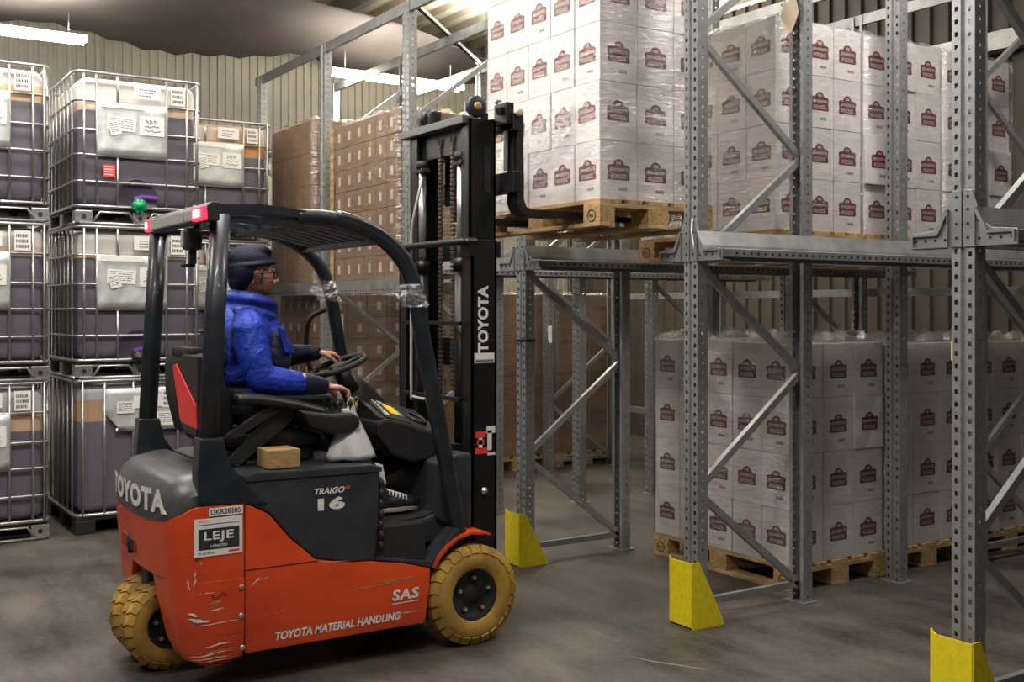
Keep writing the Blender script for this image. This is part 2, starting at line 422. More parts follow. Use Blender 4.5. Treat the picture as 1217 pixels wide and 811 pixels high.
# fluorescent fittings
def tube_light(y0, y1, label):
    r = empty('fluorescent_light', (-10.0, y0, 3.9), label, 'light', 'fluorescent lights on the left')
    L = y1-y0
    a = MB(); a.box(-.028,.028,0,L,.02,.075); a.build('housing', M['fixture'], r)
    for s in (-1,1): a = MB(); a.tube([(s*.055,.02,.022),(s*.055,L-.02,.022)], .019, 10); a.build('lamp_tube', M['tube'], r)
    for y in (.15, L-.15):
        a = MB(); a.tube([(0,y,.07),(0,y,4.16-3.9)], .005, 6); a.build('suspension_rod', M['galv'], r)
    return r
tube_light(-.60, 2.08, 'lit fluorescent tube above the tanks at the left edge, beneath the cloth')
tube_light(4.36, 5.86, 'lit fluorescent tube beyond the forklift, seen through the rack bracing')

# ================================================================== drive-in rack
UP_H = 3.9
def strip(mb, p0, p1, hw, hh, pitch, z1=UP_H, off=0., mi=0):
    """vertical sheet strip from plan point p0 to p1 with a row of real holes"""
    p0, p1 = Vector((*p0,0)), Vector((*p1,0)); L = (p1-p0).length; d = (p1-p0)/L
    n = int(z1/pitch)
    if hw <= 0:
        mb.add([p0, p1, p1+Vector((0,0,z1)), p0+Vector((0,0,z1))], [(0,1,2,3)], mi); return
    a, b = p0+d*(L-hw)/2, p0+d*(L+hw)/2
    up = lambda p, z: p+Vector((0,0,z))
    mb.add([p0, a, up(a,z1), up(p0,z1)], [(0,1,2,3)], mi); mb.add([b, p1, up(p1,z1), up(b,z1)], [(0,1,2,3)], mi)
    z = 0.
    for k in range(n):
        c = pitch*(k+.5)+off
        mb.add([up(a,z), up(b,z), up(b,c-hh/2), up(a,c-hh/2)], [(0,1,2,3)], mi); z = c+hh/2
    mb.add([up(a,z), up(b,z), up(b,z1), up(a,z1)], [(0,1,2,3)], mi)
def upright_mesh():
    mb = MB()
    w = .05; g = .011; D = .068
    strip(mb, (-w,D), (-w,0), .012, .012, .05)
    strip(mb, (-w,0), (-g,0), .015, .019, .05)
    strip(mb, (-g,0), (-g*.5,.012), 0,0,1); strip(mb, (-g*.5,.012), (g*.5,.012), 0,0,1); strip(mb, (g*.5,.012), (g,0), 0,0,1)
    strip(mb, (g,0), (w,0), .015, .019, .05, off=-.012)
    strip(mb, (w,0), (w,D), .012, .012, .05)
    strip(mb, (w,D), (w*.55,D), 0,0,1); strip(mb, (-w*.55,D), (-w,D), 0,0,1)
    o = mb.build('upright', M['galv'], recalc=False)
    s = o.modifiers.new('t', 'SOLIDIFY'); s.thickness = .002; s.offset = 0
    return o
UP0 = upright_mesh(); me_up = UP0.data; used_up = [False]
def put_upright(parent, x, y, flip):
    if not used_up[0]: o = UP0; used_up[0] = True
    else: o = UP0.copy(); COL.objects.link(o)
    o.parent = parent; o.location = (x, y, .004); o.rotation_euler = (0,0,math.pi if flip else 0); return o
def channel(mb, p, q, w=.036, d=.028, t=.003, up=(1,0,0), mi=0):
    """open C-channel from p to q; web faces 'up'"""
    p, q = Vector(p), Vector(q); tt = (q-p).normalized(); a = Vector(up); a = (a-tt*a.dot(tt)).normalized(); b = tt.cross(a)
    def slab(o, ha, hb):
        mb.bar([p+o, q+o], hb, ha, mi, up=a)
    slab(a*(d/2), t, w); slab(b*(w/2-t/2), d, t); slab(-b*(w/2-t/2), d, t)
def bracket(parent, x, y, sides):
    for s in sides:
        m = MB()
        poly = [(s*.003,1.845),(s*.235,1.845),(s*.235,1.905),(s*.125,1.915),(s*.085,1.945),(s*.045,2.065),(s*.003,2.07)]
        m.prism(poly, 'y', -.008, -.002, 0, .0015)
        m.box(*sorted((s*.10, s*.235)), -.002, .045, 1.843, 1.849)
        m.box(*sorted((s*.051, s*.056)), -.002, .07, 1.85, 2.03)
        for (bx, bz) in ((.025,1.88),(.025,1.935),(.025,1.99),(.025,2.04),(.075,1.875),(.12,1.875),(.165,1.875),(.21,1.875),(.07,1.945)):
            m.lathe([(-.0095,.0),(-.0095,.006),(-.007,.006)], 8, 1, Matrix.Translation((s*bx,0,bz)), False, 'y')
        o = m.build('rail_bracket', [M['galv_rail'], M['hole']], parent); o.location = (x, y, 0)
def frame(x, y0, y1, nm, detail=True, top=3.9, brk=False):
    r = empty('pallet_rack', (x, y0, 0), nm, 'rack frame', 'pallet racking')
    put_upright(r, 0, 0, False)
    L = y1-y0; put_upright(r, 0, L+.068, True)
    za, zb = .072, .663; a, b = .03, L+.03
    m = MB(); channel(m, (0,.06,.10), (0,L,.10)); m.build('horizontal_brace', M['galv_rail'], r)
    left = False; z = .085; dz = .5855
    while z+dz < top:
        p = (0, (b if not left else a), z); q = (0, (a if not left else b), z+dz)
        m = MB(); channel(m, p, q); m.build('diagonal_brace', M['galv_light'], r); z += dz; left = not left
    for yy in (.03, L+.035):
        m = MB(); m.box(-.075,.075,yy-.06,yy+.06,0,.006); m.build('base_plate', M['galv_rail'], r)
    if brk: bracket(r, 0, 0, (-1,1) if brk == 2 else (1,))
    return r
ROWX = {'C':-2.63, 'B':-4.19, 'A':-5.76, 'D':-7.33, 'E':-8.90, 'F':-10.47}
ROWN = {'C':'nearest the camera', 'B':'beside the white floor load', 'A':'beside the forklift wheel', 'D':'beyond the forklift mast', 'E':'beyond the cab', 'F':'farthest left'}
VJ = [3.80, 4.57, 5.38, 6.16, 6.96]
for k, x in ROWX.items():
    frame(x, VJ[0], VJ[1], 'galvanised rack frame with zigzag bracing, front of row '+ROWN[k], brk=2 if k in 'CBA' else 1 if k == 'D' else 0)
    r = empty('rack_post', (x, VJ[2], 0), 'single galvanised rack post, middle of row '+ROWN[k], 'rack post', 'pallet racking')
    put_upright(r, 0, 0, False)
    m = MB(); m.box(-.075,.075,-.03,.10,0,.006); m.build('base_plate', M['galv_rail'], r)
    frame(x, VJ[3], VJ[4], 'galvanised rack frame with zigzag bracing, rear of row '+ROWN[k])
def rail(x, s, y0, y1, label):
    """support rail hung on side s of the post row at x"""
    r = empty('pallet_rail', (x, y0, 0), label, 'pallet rail')
    L = y1-y0; m = MB()
    # guide flange, bearing and lip as one rolled section
    pr = [(.058,1.995),(.066,1.998),(.105,1.925),(.112,1.903),(.222,1.903),(.226,1.90),(.226,1.862),(.217,1.862),(.217,1.893),(.108,1.893),(.100,1.90),(.058,1.985)]
    m.prism([(s*a, z) for a, z in pr], 'y', 0, L)
    m.box(*sorted((s*.058, s*.062)), 0, L, 1.85, 1.99)
    yy = .12
    while yy < L-.05:
        m.box(*sorted((s*.2255, s*.2268)), yy-.007, yy+.007, 1.874, 1.886, 1); yy += .05
    m.build('rail_section', [M['galv_rail'], M['hole']], r)
    return r
for (xa, xb, nm) in ((-7.38,-8.85,'beyond the mast'),(-8.95,-10.42,'farthest left')):
    for (y, dn) in ((3.79,'front'),(4.66,'second')):
        m = MB(); m.box(xb, xa, y-.012, y+.03, 1.725, 1.835, 0, None, .004)
        x2 = xb+.03
        while x2 < xa-.02: m.box(x2-.006, x2+.006, y-.0135, y-.011, 1.745, 1.757, 1); x2 += .05
        tag(m.build('shelf_beam', [M['galv_rail'], M['hole']]), 'galvanised %s shelf beam in the rack bay %s' % (dn, nm), 'shelf beam')
for k, x in ROWX.items():
    for s, sn in ((1,'near'),(-1,'far')):
        if k in 'EF' or (k == 'D' and s < 0): continue
        rail(x, s, 3.78 if k in 'CBA' else 3.80, 7.4, 'galvanised pallet rail with pierced lip, %s side of row %s' % (sn, ROWN[k]))
TN = ['over the front posts','over the second posts','over the middle posts','over the fourth posts','over the rear posts']
for j, y in enumerate(VJ):
    m = MB(); yy = y+.034
    m.box(-10.6, -1.2, yy-.025, yy+.025, 3.905, 3.909); m.box(-10.6,-1.2, yy-.027,yy-.023,3.83,3.905); m.box(-10.6,-1.2,yy-.025,yy+.0,3.828,3.832)
    tag(m.build('top_beam', M['galv_rail']), 'long galvanised tie beam across the rack top, '+TN[j], 'beam')
m = MB(); channel(m, (-7.33,3.84,3.93), (-8.90,5.40,3.93), up=(0,0,1)); tag(m.build('plan_brace', M['galv_light']), 'flat diagonal brace under the roof, above the mast', 'brace')
for j, z in ((6.99,1.70),(6.99,.55)):
    m = MB(); m.box(-10.5,-2.2, j+.09,j+.13, z, z+.06); tag(m.build('back_stop_beam', M['galv_light']), 'galvanised stop beam across the rear posts, '+('upper, at eye height' if z > 1 else 'lower, near the floor'), 'beam')
# column guards
def guard(x, y, label):
    r = empty('column_guard', (x, y, 0), label, 'column guard', 'yellow column guards')
    w = .105; m = MB()
    # front with a slightly folded middle
    pts = [(-w,.035),(-w*.55,0),(w,0)]
    for (a, b) in zip(pts, pts[1:]):
        m.add([(a[0],a[1],.01),(b[0],b[1],.01),(b[0],b[1],.33),(a[0],a[1],.33)], [(0,1,2,3)])
    o = m.build('front_plate', M['yellow'], r, recalc=False); s = o.modifiers.new('t','SOLIDIFY'); s.thickness = .006
    for s in (-1, 1):
        m = MB(); m.prism([(.0 if s>0 else .035,.0),(.215,.0),(.205,.03),(.045,.335),(.0 if s>0 else .035,.335)], 'x', s*w-.003, s*w+.003)
        m.build('side_plate', M['yellow'], r)
    m = MB(); m.box(-w+.006, w-.006, .10, .215, .0, .006); m.build('foot_plate', M['yellow'], r)
    for s in (-1,1):
        m = MB(); m.lathe([(0,.009),(.012,.009),(.014,.005)], 8, 0, Matrix.Translation((s*.07,.19,.006)), False, 'z'); m.build('anchor_bolt', M['steel_dark'], r)
    return r
guard(ROWX['C']-.01, 3.722, 'yellow steel column guard at the nearest post, cut by the frame bottom')
guard(ROWX['B']-.008, 3.722, 'yellow steel column guard at the post before the white floor load')
guard(ROWX['A']-.008, 3.722, 'yellow steel column guard next to the forklift front wheel')
m = MB(); random.seed(3)
for i in range(14): m.ell((random.uniform(-.09,.07), random.uniform(-.04,.03), random.uniform(.01,.05)), (random.uniform(.012,.03),)*3, 0, seg=7, rings=5)
tag(m.build('debris_heap', M['dirt'], loc=(ROWX['A']-.02, 3.64, 0)), 'small heap of dark debris at the foot of the far yellow guard', 'debris')
# black strap round post A
m = MB(); m.box(-.056,.056,-.006,.074,1.395,1.412); tag(m.build('cable_tie', M['rubber'], loc=(ROWX['A'],3.80,0)), 'black strap round the post beyond the far yellow guard', 'strap')
m = MB(); m.box(-.052,-.044,-.004,.003,0,.075); tag(m.build('post_sticker', M['tagcream'], loc=(ROWX['C'],3.80,1.40)), 'small cream sticker on the edge of the nearest rack post', 'sticker')
m = MB(); m.tube([(0,0,.13),(.004,-.01,.07),(.03,-.02,.0),(.036,-.021,-.03)], .0035, 6); tag(m.build('wire_hook', M['white'], loc=(ROWX['B']+.03,3.783,1.93)), 'thin white cord hanging over the bracket of the middle front post', 'cord')
m = MB(); m.add([(0,0,.12),(.09,0,.13),(.11,.004,.05),(.06,.0,-.05),(.02,-.01,-.03),(-.02,0,.05)], [(0,1,2,3,4,5)])
o = m.build('hanging_tag', M['tagcream'], loc=(ROWX['B']-.06, 4.53, 3.16)); s = o.modifiers.new('t','SOLIDIFY'); s.thickness = .002
tag(o, 'cream paper tag hanging on the rack post above the white cartons', 'tag')
m = MB(); m.add([(0,0,0),(.07,0,.01),(.075,0,-.15),(.045,0,-.17),(.01,0,-.12)], [(0,1,2,3,4)])
o = m.build('paper_note', M['paper'], loc=(-8.855, 6.155, 1.43)); s = o.modifiers.new('t','SOLIDIFY'); s.thickness = .001
tag(o, 'small white paper note on a dark post among the brown stacks', 'note')

# ================================================================== pallets
def make_pallet(loc, label, sx=1., sy=1., sz=1., group='wooden pallets'):
    r = empty('wooden_pallet', loc, label, 'pallet', group)
    def part(n, x0,x1,y0,y1,z0,z1,m, mats=None):
        b = MB(); b.box(x0*sx,x1*sx,y0*sy,y1*sy,z0*sz,z1*sz,0,None,.002)
        if n == 'block' and x0 < .01-1.2+.01 or (n == 'block' and x1 > -.01):
            if y0 < .01:   # round burnt stamp on the near corner blocks' long side
                cx = (x0+x1)/2*sx
                for rr, q in ((.030,.0035),):
                    pts = [(cx+rr*math.cos(t*math.pi/9)*1.15, y0*sy-.0008, .058*sz+rr*math.sin(t*math.pi/9)) for t in range(19)]
                    b.tube(pts, .003, 5, 1, False, False)
                put_text(b, 'EPAL', (cx, y0*sy-.0009, .058*sz), (1,0,0), (0,0,1), .045, .018, 1, .03)
        b.build(n, [m, M['ink']], r)
    for (a, w) in ((0,.145),(.189,.1),(.3275,.145),(.511,.1),(.655,.145)):
        part('deck_board', -1.2, 0, a, a+w, .122, .144, M['wood'])
    for x in (0, -.5275, -1.055): part('cross_board', x-.145, x, 0, .8, .100, .122, M['woody'])
    for x in (0, -.5275, -1.055):
        for (a, w) in ((0,.1),(.3275,.145),(.7,.1)): part('block', x-.145, x, a, a+w, .022, .100, M['block'])
    for (a, w) in ((0,.1),(.3275,.145),(.7,.1)): part('bottom_board', -1.2, 0, a, a+w, 0, .022, M['wood'])
    return r
# ================================================================== white cartons
def carton_mesh(name, w, d, h, bar=True, ls=1., front=True):
    """w along x, d along y; origin at bottom corner nearest (+x,-y); printing on -y and +x faces"""
    mb = MB(); mb.box(-w, 0, 0, d, 0, h, 0, None, .003)
    def face(c, r, up, wid):
        c, r, up = Vector(c), Vector(r), Vector(up); n = r.cross(up)
        S = .056*ls
        prof = [(-1,-.62),(-.9,-.78),(.9,-.78),(1,-.62),(.94,-.1),(1,.45),(.86,.62),(.5,.66),(.36,.98),(.18,1.12),(0,1.16),(-.18,1.12),(-.36,.98),(-.5,.66),(-.86,.62),(-1,.45),(-.94,-.1)]
        P = [c+r*(a*S*1.34)+up*(b*S)+n*.0006 for a, b in prof]
        mb.add([c+n*.0006]+P, [(0,i+1,(i+1) % len(P)+1) for i in range(len(P))], 1)
        put_text(mb, "JENSEN'S", c+up*(.16*S)+n*.0012, r, up, S*2.2, S*.40, 2, .015)
        put_text(mb, 'FOODS', c-up*(.42*S)+n*.0012, r, up, S*1.75, S*.40, 2, .015)
        put_text(mb, 'o', c+up*(.78*S)+n*.0012, r, up, S*.6, S*.26, 2, .03)
        if bar:
            o = c-up*(S*1.75)+r*(S*.0)+n*.0006
            for i in range(9):
                mb.quad(o+r*(i*.0062), r, up, .0046 if i % 3 else .003, .017, 3)
        mb.quad(c-r*(.09*wid)+up*(-h*.55)+n*.0004+up*(h*.02), r, up, .0012, .0, 4) if False else None
    if front: face((-w/2, 0, h*.48), (1,0,0), (0,0,1), w)
    face((0, d/2, h*.48), (0,1,0), (0,0,1), d)
    # lid seam line
    return mb
CM = [M['carton'], M['logo'], M['logotext'], M['barcode'], M['seam']]
def carton_proto(w, d, h, bar, front=True): return carton_mesh('white_carton', w, d, h, bar, 1., front).build('white_carton', CM)
def load(origin, nx, ny, nz, w, d, h, lname, group, sides=('front','right'), top=True, rag=.004, depth_skip=None, nobar=.45, seed=1, lift_gap=.002):
    """stack of separate cartons; origin = near corner (+x,-y) of the deck top"""
    rnd = random.Random(seed)
    protos = [carton_proto(w-.007, d-.005, h-.002, True), carton_proto(w-.007, d-.005, h-.002, False), carton_proto(w-.007, d-.005, h-.002, True, False)]
    fresh = [True, True, True]
    for k in range(nz):
        for i in range(nx):
            for j in range(ny):
                vis = (j == 0 and 'front' in sides) or (i == 0 and 'right' in sides) or (k == nz-1 and top)
                if not vis: continue
                t = 1 if rnd.random() < nobar else 0
                if j == 0 and i > 0 and rnd.random() < .03: t = 2
                if fresh[t]: o = protos[t]; fresh[t] = False
                else: o = protos[t].copy(); COL.objects.link(o)
                jx = rnd.uniform(-rag, rag*.2) if i == 0 else rnd.uniform(-.0035,.0035); jy = rnd.uniform(-rag*.8, .001) if j == 0 else 0
                if i == 0 and rnd.random() < .10: jx += .012
                o.location = (origin[0]-i*w+jx, origin[1]+j*d+jy, origin[2]+k*h)
                row = ('bottom' if k == 0 else 'top' if k == nz-1 else ORD[k]) + ' row'
                if j == 0 and 'front' in sides and (i > 0 or 'right' not in sides): where = 'front face, %s from the near corner' % ORD[i]
                elif i == 0 and j == 0: where = 'at the near corner'
                elif i == 0: where = 'right face, %s from the near corner' % ORD[j]
                else: where = 'top layer inside, %s back, %s in' % (ORD[j], ORD[i])
                tag(o, 'white carton, %s, %s, %s' % (lname, row, where), 'carton', group)
    for t in (0,1,2):
        if fresh[t]: bpy.data.objects.remove(protos[t])
def wrap(origin, W, D, H, label, seed=2, dens='film', crumple=0, top=True, off=.006):
    """stretch film: thin skin over the load with a gathered frill on top"""
    rnd = random.Random(seed); mb = MB()
    nx, ny, nz = max(4,int(W/.06)), max(4,int(D/.06)), max(6,int(H/.06))
    x1, x0, y0, y1 = off, -W-off, -off, D+off
    ring = [(x0+(x1-x0)*i/nx, y0) for i in range(nx)]+[(x1, y0+(y1-y0)*i/ny) for i in range(ny)]+[(x1-(x1-x0)*i/nx, y1) for i in range(nx)]+[(x0, y1-(y1-y0)*i/ny) for i in range(ny)]
    n = len(ring); vs = []
    for k in range(nz+1):
        z = H*k/nz
        for (x, y) in ring:
            j = rnd.uniform(0,.005)
            cx, cy = (x0+x1)/2, (y0+y1)/2; dx, dy = x-cx, y-cy; l = math.hypot(dx,dy)
            vs.append((x+dx/l*j, y+dy/l*j, z))
    mb.add(vs, [(k*n+i, k*n+(i+1) % n, (k+1)*n+(i+1) % n, (k+1)*n+i) for k in range(nz) for i in range(n)], 0, True)
    if crumple:   # rumpled top edge
        vs = []; o = nz*n; K = 4
        for q in range(K+1):
            for (x, y) in ring:
                cx, cy = (x0+x1)/2, (y0+y1)/2; s = 1-.07*q
                vs.append((cx+(x-cx)*s+rnd.uniform(-.012,.012), cy+(y-cy)*s+rnd.uniform(-.012,.012), H+(0 if q == 0 else rnd.uniform(0, crumple) if q < K else .004)))
        mb.add(vs, [(q*n+i, q*n+(i+1) % n, (q+1)*n+(i+1) % n, (q+1)*n+i) for q in range(K) for i in range(n)], 1, False)
    ob = mb.build('stretch_film', [M[dens], M['film_thick']], loc=origin, recalc=False)
    return tag(ob, label, 'stretch film')
WG = 'white food cartons'
# load on the forks
S = .963
P0 = (-4.405, 3.383, 2.024)
make_pallet(P0, 'wooden pallet on the forklift forks under the highest white load', S, S, S)
load((-4.425, 3.398, P0[2]+.144*S+.001), 5, 3, 5, .218, .248, .3025, 'load on the forks', WG, seed=11)
wrap((-4.425, 3.398, P0[2]+.144*S), 5*.218, 3*.248, 5*.3025, 'clear stretch film round the white load carried on the forks', 5, off=.007)
# loose gathered film across the fork side of that load
mb = MB(); rnd = random.Random(4); vs = []; n1, n2 = 34, 14
for i in range(n1+1):
    s = i/n1
    for j in range(n2+1):
        t = j/n2; x = -4.62-.92*s; z = P0[2]+.40+.30*(1-s)-.30*s*0 - (.18+.30*s)*t
        vs.append((x, 3.372-.012*abs(math.sin(i*1.9+j*.7))-rnd.uniform(0,.008), z+rnd.uniform(-.006,.006)))
mb.add(vs, [(i*(n2+1)+j, i*(n2+1)+j+1, (i+1)*(n2+1)+j+1, (i+1)*(n2+1)+j) for i in range(n1) for j in range(n2)], 0, False)
tag(mb.build('film_end', M['film_thick'], recalc=False), 'bunched film trailing over the lower front of the load on the forks', 'stretch film')
# floor loads in the lane between the middle posts
make_pallet((-4.32, 4.68, 0), 'wooden pallet on the floor under the nearest white stack')
load((-4.335, 4.69, .145), 5, 3, 4, .236, .262, .315, 'front floor load', WG, seed=21)
wrap((-4.335, 4.69, .145), 5*.236, 3*.262, 4*.315, 'clear stretch film round the nearest floor load of white cartons', 6, crumple=.075)
make_pallet((-4.32, 5.50, 0), 'wooden pallet on the floor, second in the lane of white stacks')
load((-4.335, 5.51, .145), 5, 3, 4, .236, .262, .312, 'second floor load', WG, seed=22, sides=('right',))
wrap((-4.335, 5.51, .145), 5*.236, 3*.262, 4*.312, 'clear stretch film round the second floor load of white cartons', 7, crumple=.075)
make_pallet((-4.32, 6.36, 0), 'wooden pallet on the floor, third in the lane, right of the nearest post')
load((-4.335, 6.37, .145), 5, 3, 4, .236, .262, .310, 'third floor load', WG, seed=23, sides=('right',))
wrap((-4.335, 6.37, .145), 5*.236, 3*.262, 4*.310, 'clear stretch film round the third floor load of white cartons', 8, crumple=.075)
# upper loads on the rails
for n, (v, nm, ps) in enumerate(((4.56,'first shelf load','first'),(5.31,'second shelf load','second'),(6.06,'third shelf load','third'))):
    make_pallet((-4.32, v, 1.904), 'wooden pallet on the upper rails under the %s white shelf load' % ps, 1, .92, 1)
    load((-4.335, v+.008, 1.904+.145), 5, 3, 4, .236, .238, .299, nm, WG, seed=31+n, sides=('front','right') if n == 0 else ('right',), top=False, rag=.012 if n else .005)
    wrap((-4.335, v+.008, 1.904+.145), 5*.236, 3*.238, 4*.299, 'clear stretch film round the %s shelf load of white cartons' % ps, 9+n, crumple=.04)

# ================================================================== brown carton stacks
def brown_proto(w, d, h, lw, lh):
    mb = MB(); mb.box(-w, 0, 0, d, 0, h, 0, None, .004)
    mb.box(.0, .0008, d*.62-lw/2, d*.62+lw/2, h*.5-lh/2, h*.5+lh/2, 1)
    mb.box(-w*.55-lw/2, -w*.55+lw/2, -.0008, 0, h*.5-lh/2, h*.5+lh/2, 1)
    return mb.build('brown_carton', [M['brown'], M['tape']])
def brown_load(origin, nx, ny, nz, w, d, h, lname, lw, lh, sides, seed):
    rnd = random.Random(seed); p = brown_proto(w-.004, d-.004, h-.003, lw, lh); first = True
    for k in range(nz):
        for i in range(nx):
            for j in range(ny):
                if not ((j == 0 and 'front' in sides) or (i == 0 and 'right' in sides)): continue
                o = p if first else p.copy()
                if not first: COL.objects.link(o)
                first = False
                o.location = (origin[0]-i*w-rnd.uniform(0,.006), origin[1]+j*d+rnd.uniform(0,.004), origin[2]+k*h)
                row = ('bottom' if k == 0 else 'top' if k == nz-1 else ORD[k]) + ' row'
                where = ('front, %s from the right' % ORD[i]) if (j == 0 and 'front' in sides) else ('right face, %s from the front' % ORD[j])
                tag(o, 'brown carton, %s, %s, %s' % (lname, row, where), 'carton', 'brown cartons')
# upper stack right behind the cab roof
brown_load((-7.46, 3.80, 1.838), 6, 4, 7, .195, .195, .185, 'upper stack behind mast', .045, .075, ('front','right'), 41)
wrap((-7.46, 3.80, 1.838), 6*.195, 4*.195, 7*.185, 'shiny stretch film round the upper brown stack behind the mast', 12, 'film_brown', .05)
m = MB(); m.box(-.05,0,-.012,.0,0,1.30); tag(m.build('edge_board', M['wood'], loc=(-8.63,3.79,1.836)), 'pale wooden edge board on the upper brown stack beyond the cab', 'board')
brown_load((-9.10, 3.80, 1.838), 3, 3, 5, .34, .27, .29, 'upper stack beside tanks', .0, .0, ('front','right'), 42)
wrap((-9.10, 3.80, 1.838), 3*.34, 3*.27, 5*.29, 'shiny stretch film round the far upper brown stack beside the tanks', 13, 'film_brown', .05)
FL = [((-9.07, 3.92), 4, 8, .195, .198, .045, .075, 'floor stack seen through cab', 'the floor stack seen through the cab'), ((-9.07, 5.56), 2, 4, .38, .40, .0, .0, 'first stack right of mast', 'the floor stack right of the mast'),
      ((-9.07, 6.40), 2, 4, .38, .40, .0, .0, 'second stack right of mast', 'the second floor stack right of the mast'), ((-9.07, 4.74), 2, 4, .38, .40, 0, 0, 'floor stack hidden by the mast', 'the floor stack behind the mast')]
for n, ((x, y), nx, nz, d, h, lw, lh, nm, pl) in enumerate(FL):
    make_pallet((x, y, 0), 'wooden pallet under %s' % pl)
    ny = 4 if nx == 4 else 2
    brown_load((x, y, .146), 6 if nx == 4 else 3, ny, nz, .19 if nx == 4 else .39, d, h, nm, lw, lh, ('front','right'), 50+n)
    wrap((x, y, .146), 1.16, ny*d, nz*h, 'loose stretch film round %s' % pl, 60+n, 'film_brown', .03, off=.012)
make_pallet((-10.7, 3.92, 0), 'wooden pallet under the far left floor stack of brown cartons')
brown_load((-10.7, 3.92, .146), 3, 2, 4, .39, .38, .40, 'far left floor stack', 0, 0, ('front','right'), 58)
m = MB(); m.box(0,.002,0,.11,0,.2); 
for i in range(3):
    for j in range(7): m.quad((.0025,.02+j*.010,.03+i*.045), (0,1,0), (0,0,1), .005, .03, 1)
tag(m.build('shipping_label', [M['paper'], M['ink']], loc=(-9.055,3.96,1.36)), 'white shipping label on the brown stack seen through the cab', 'label')

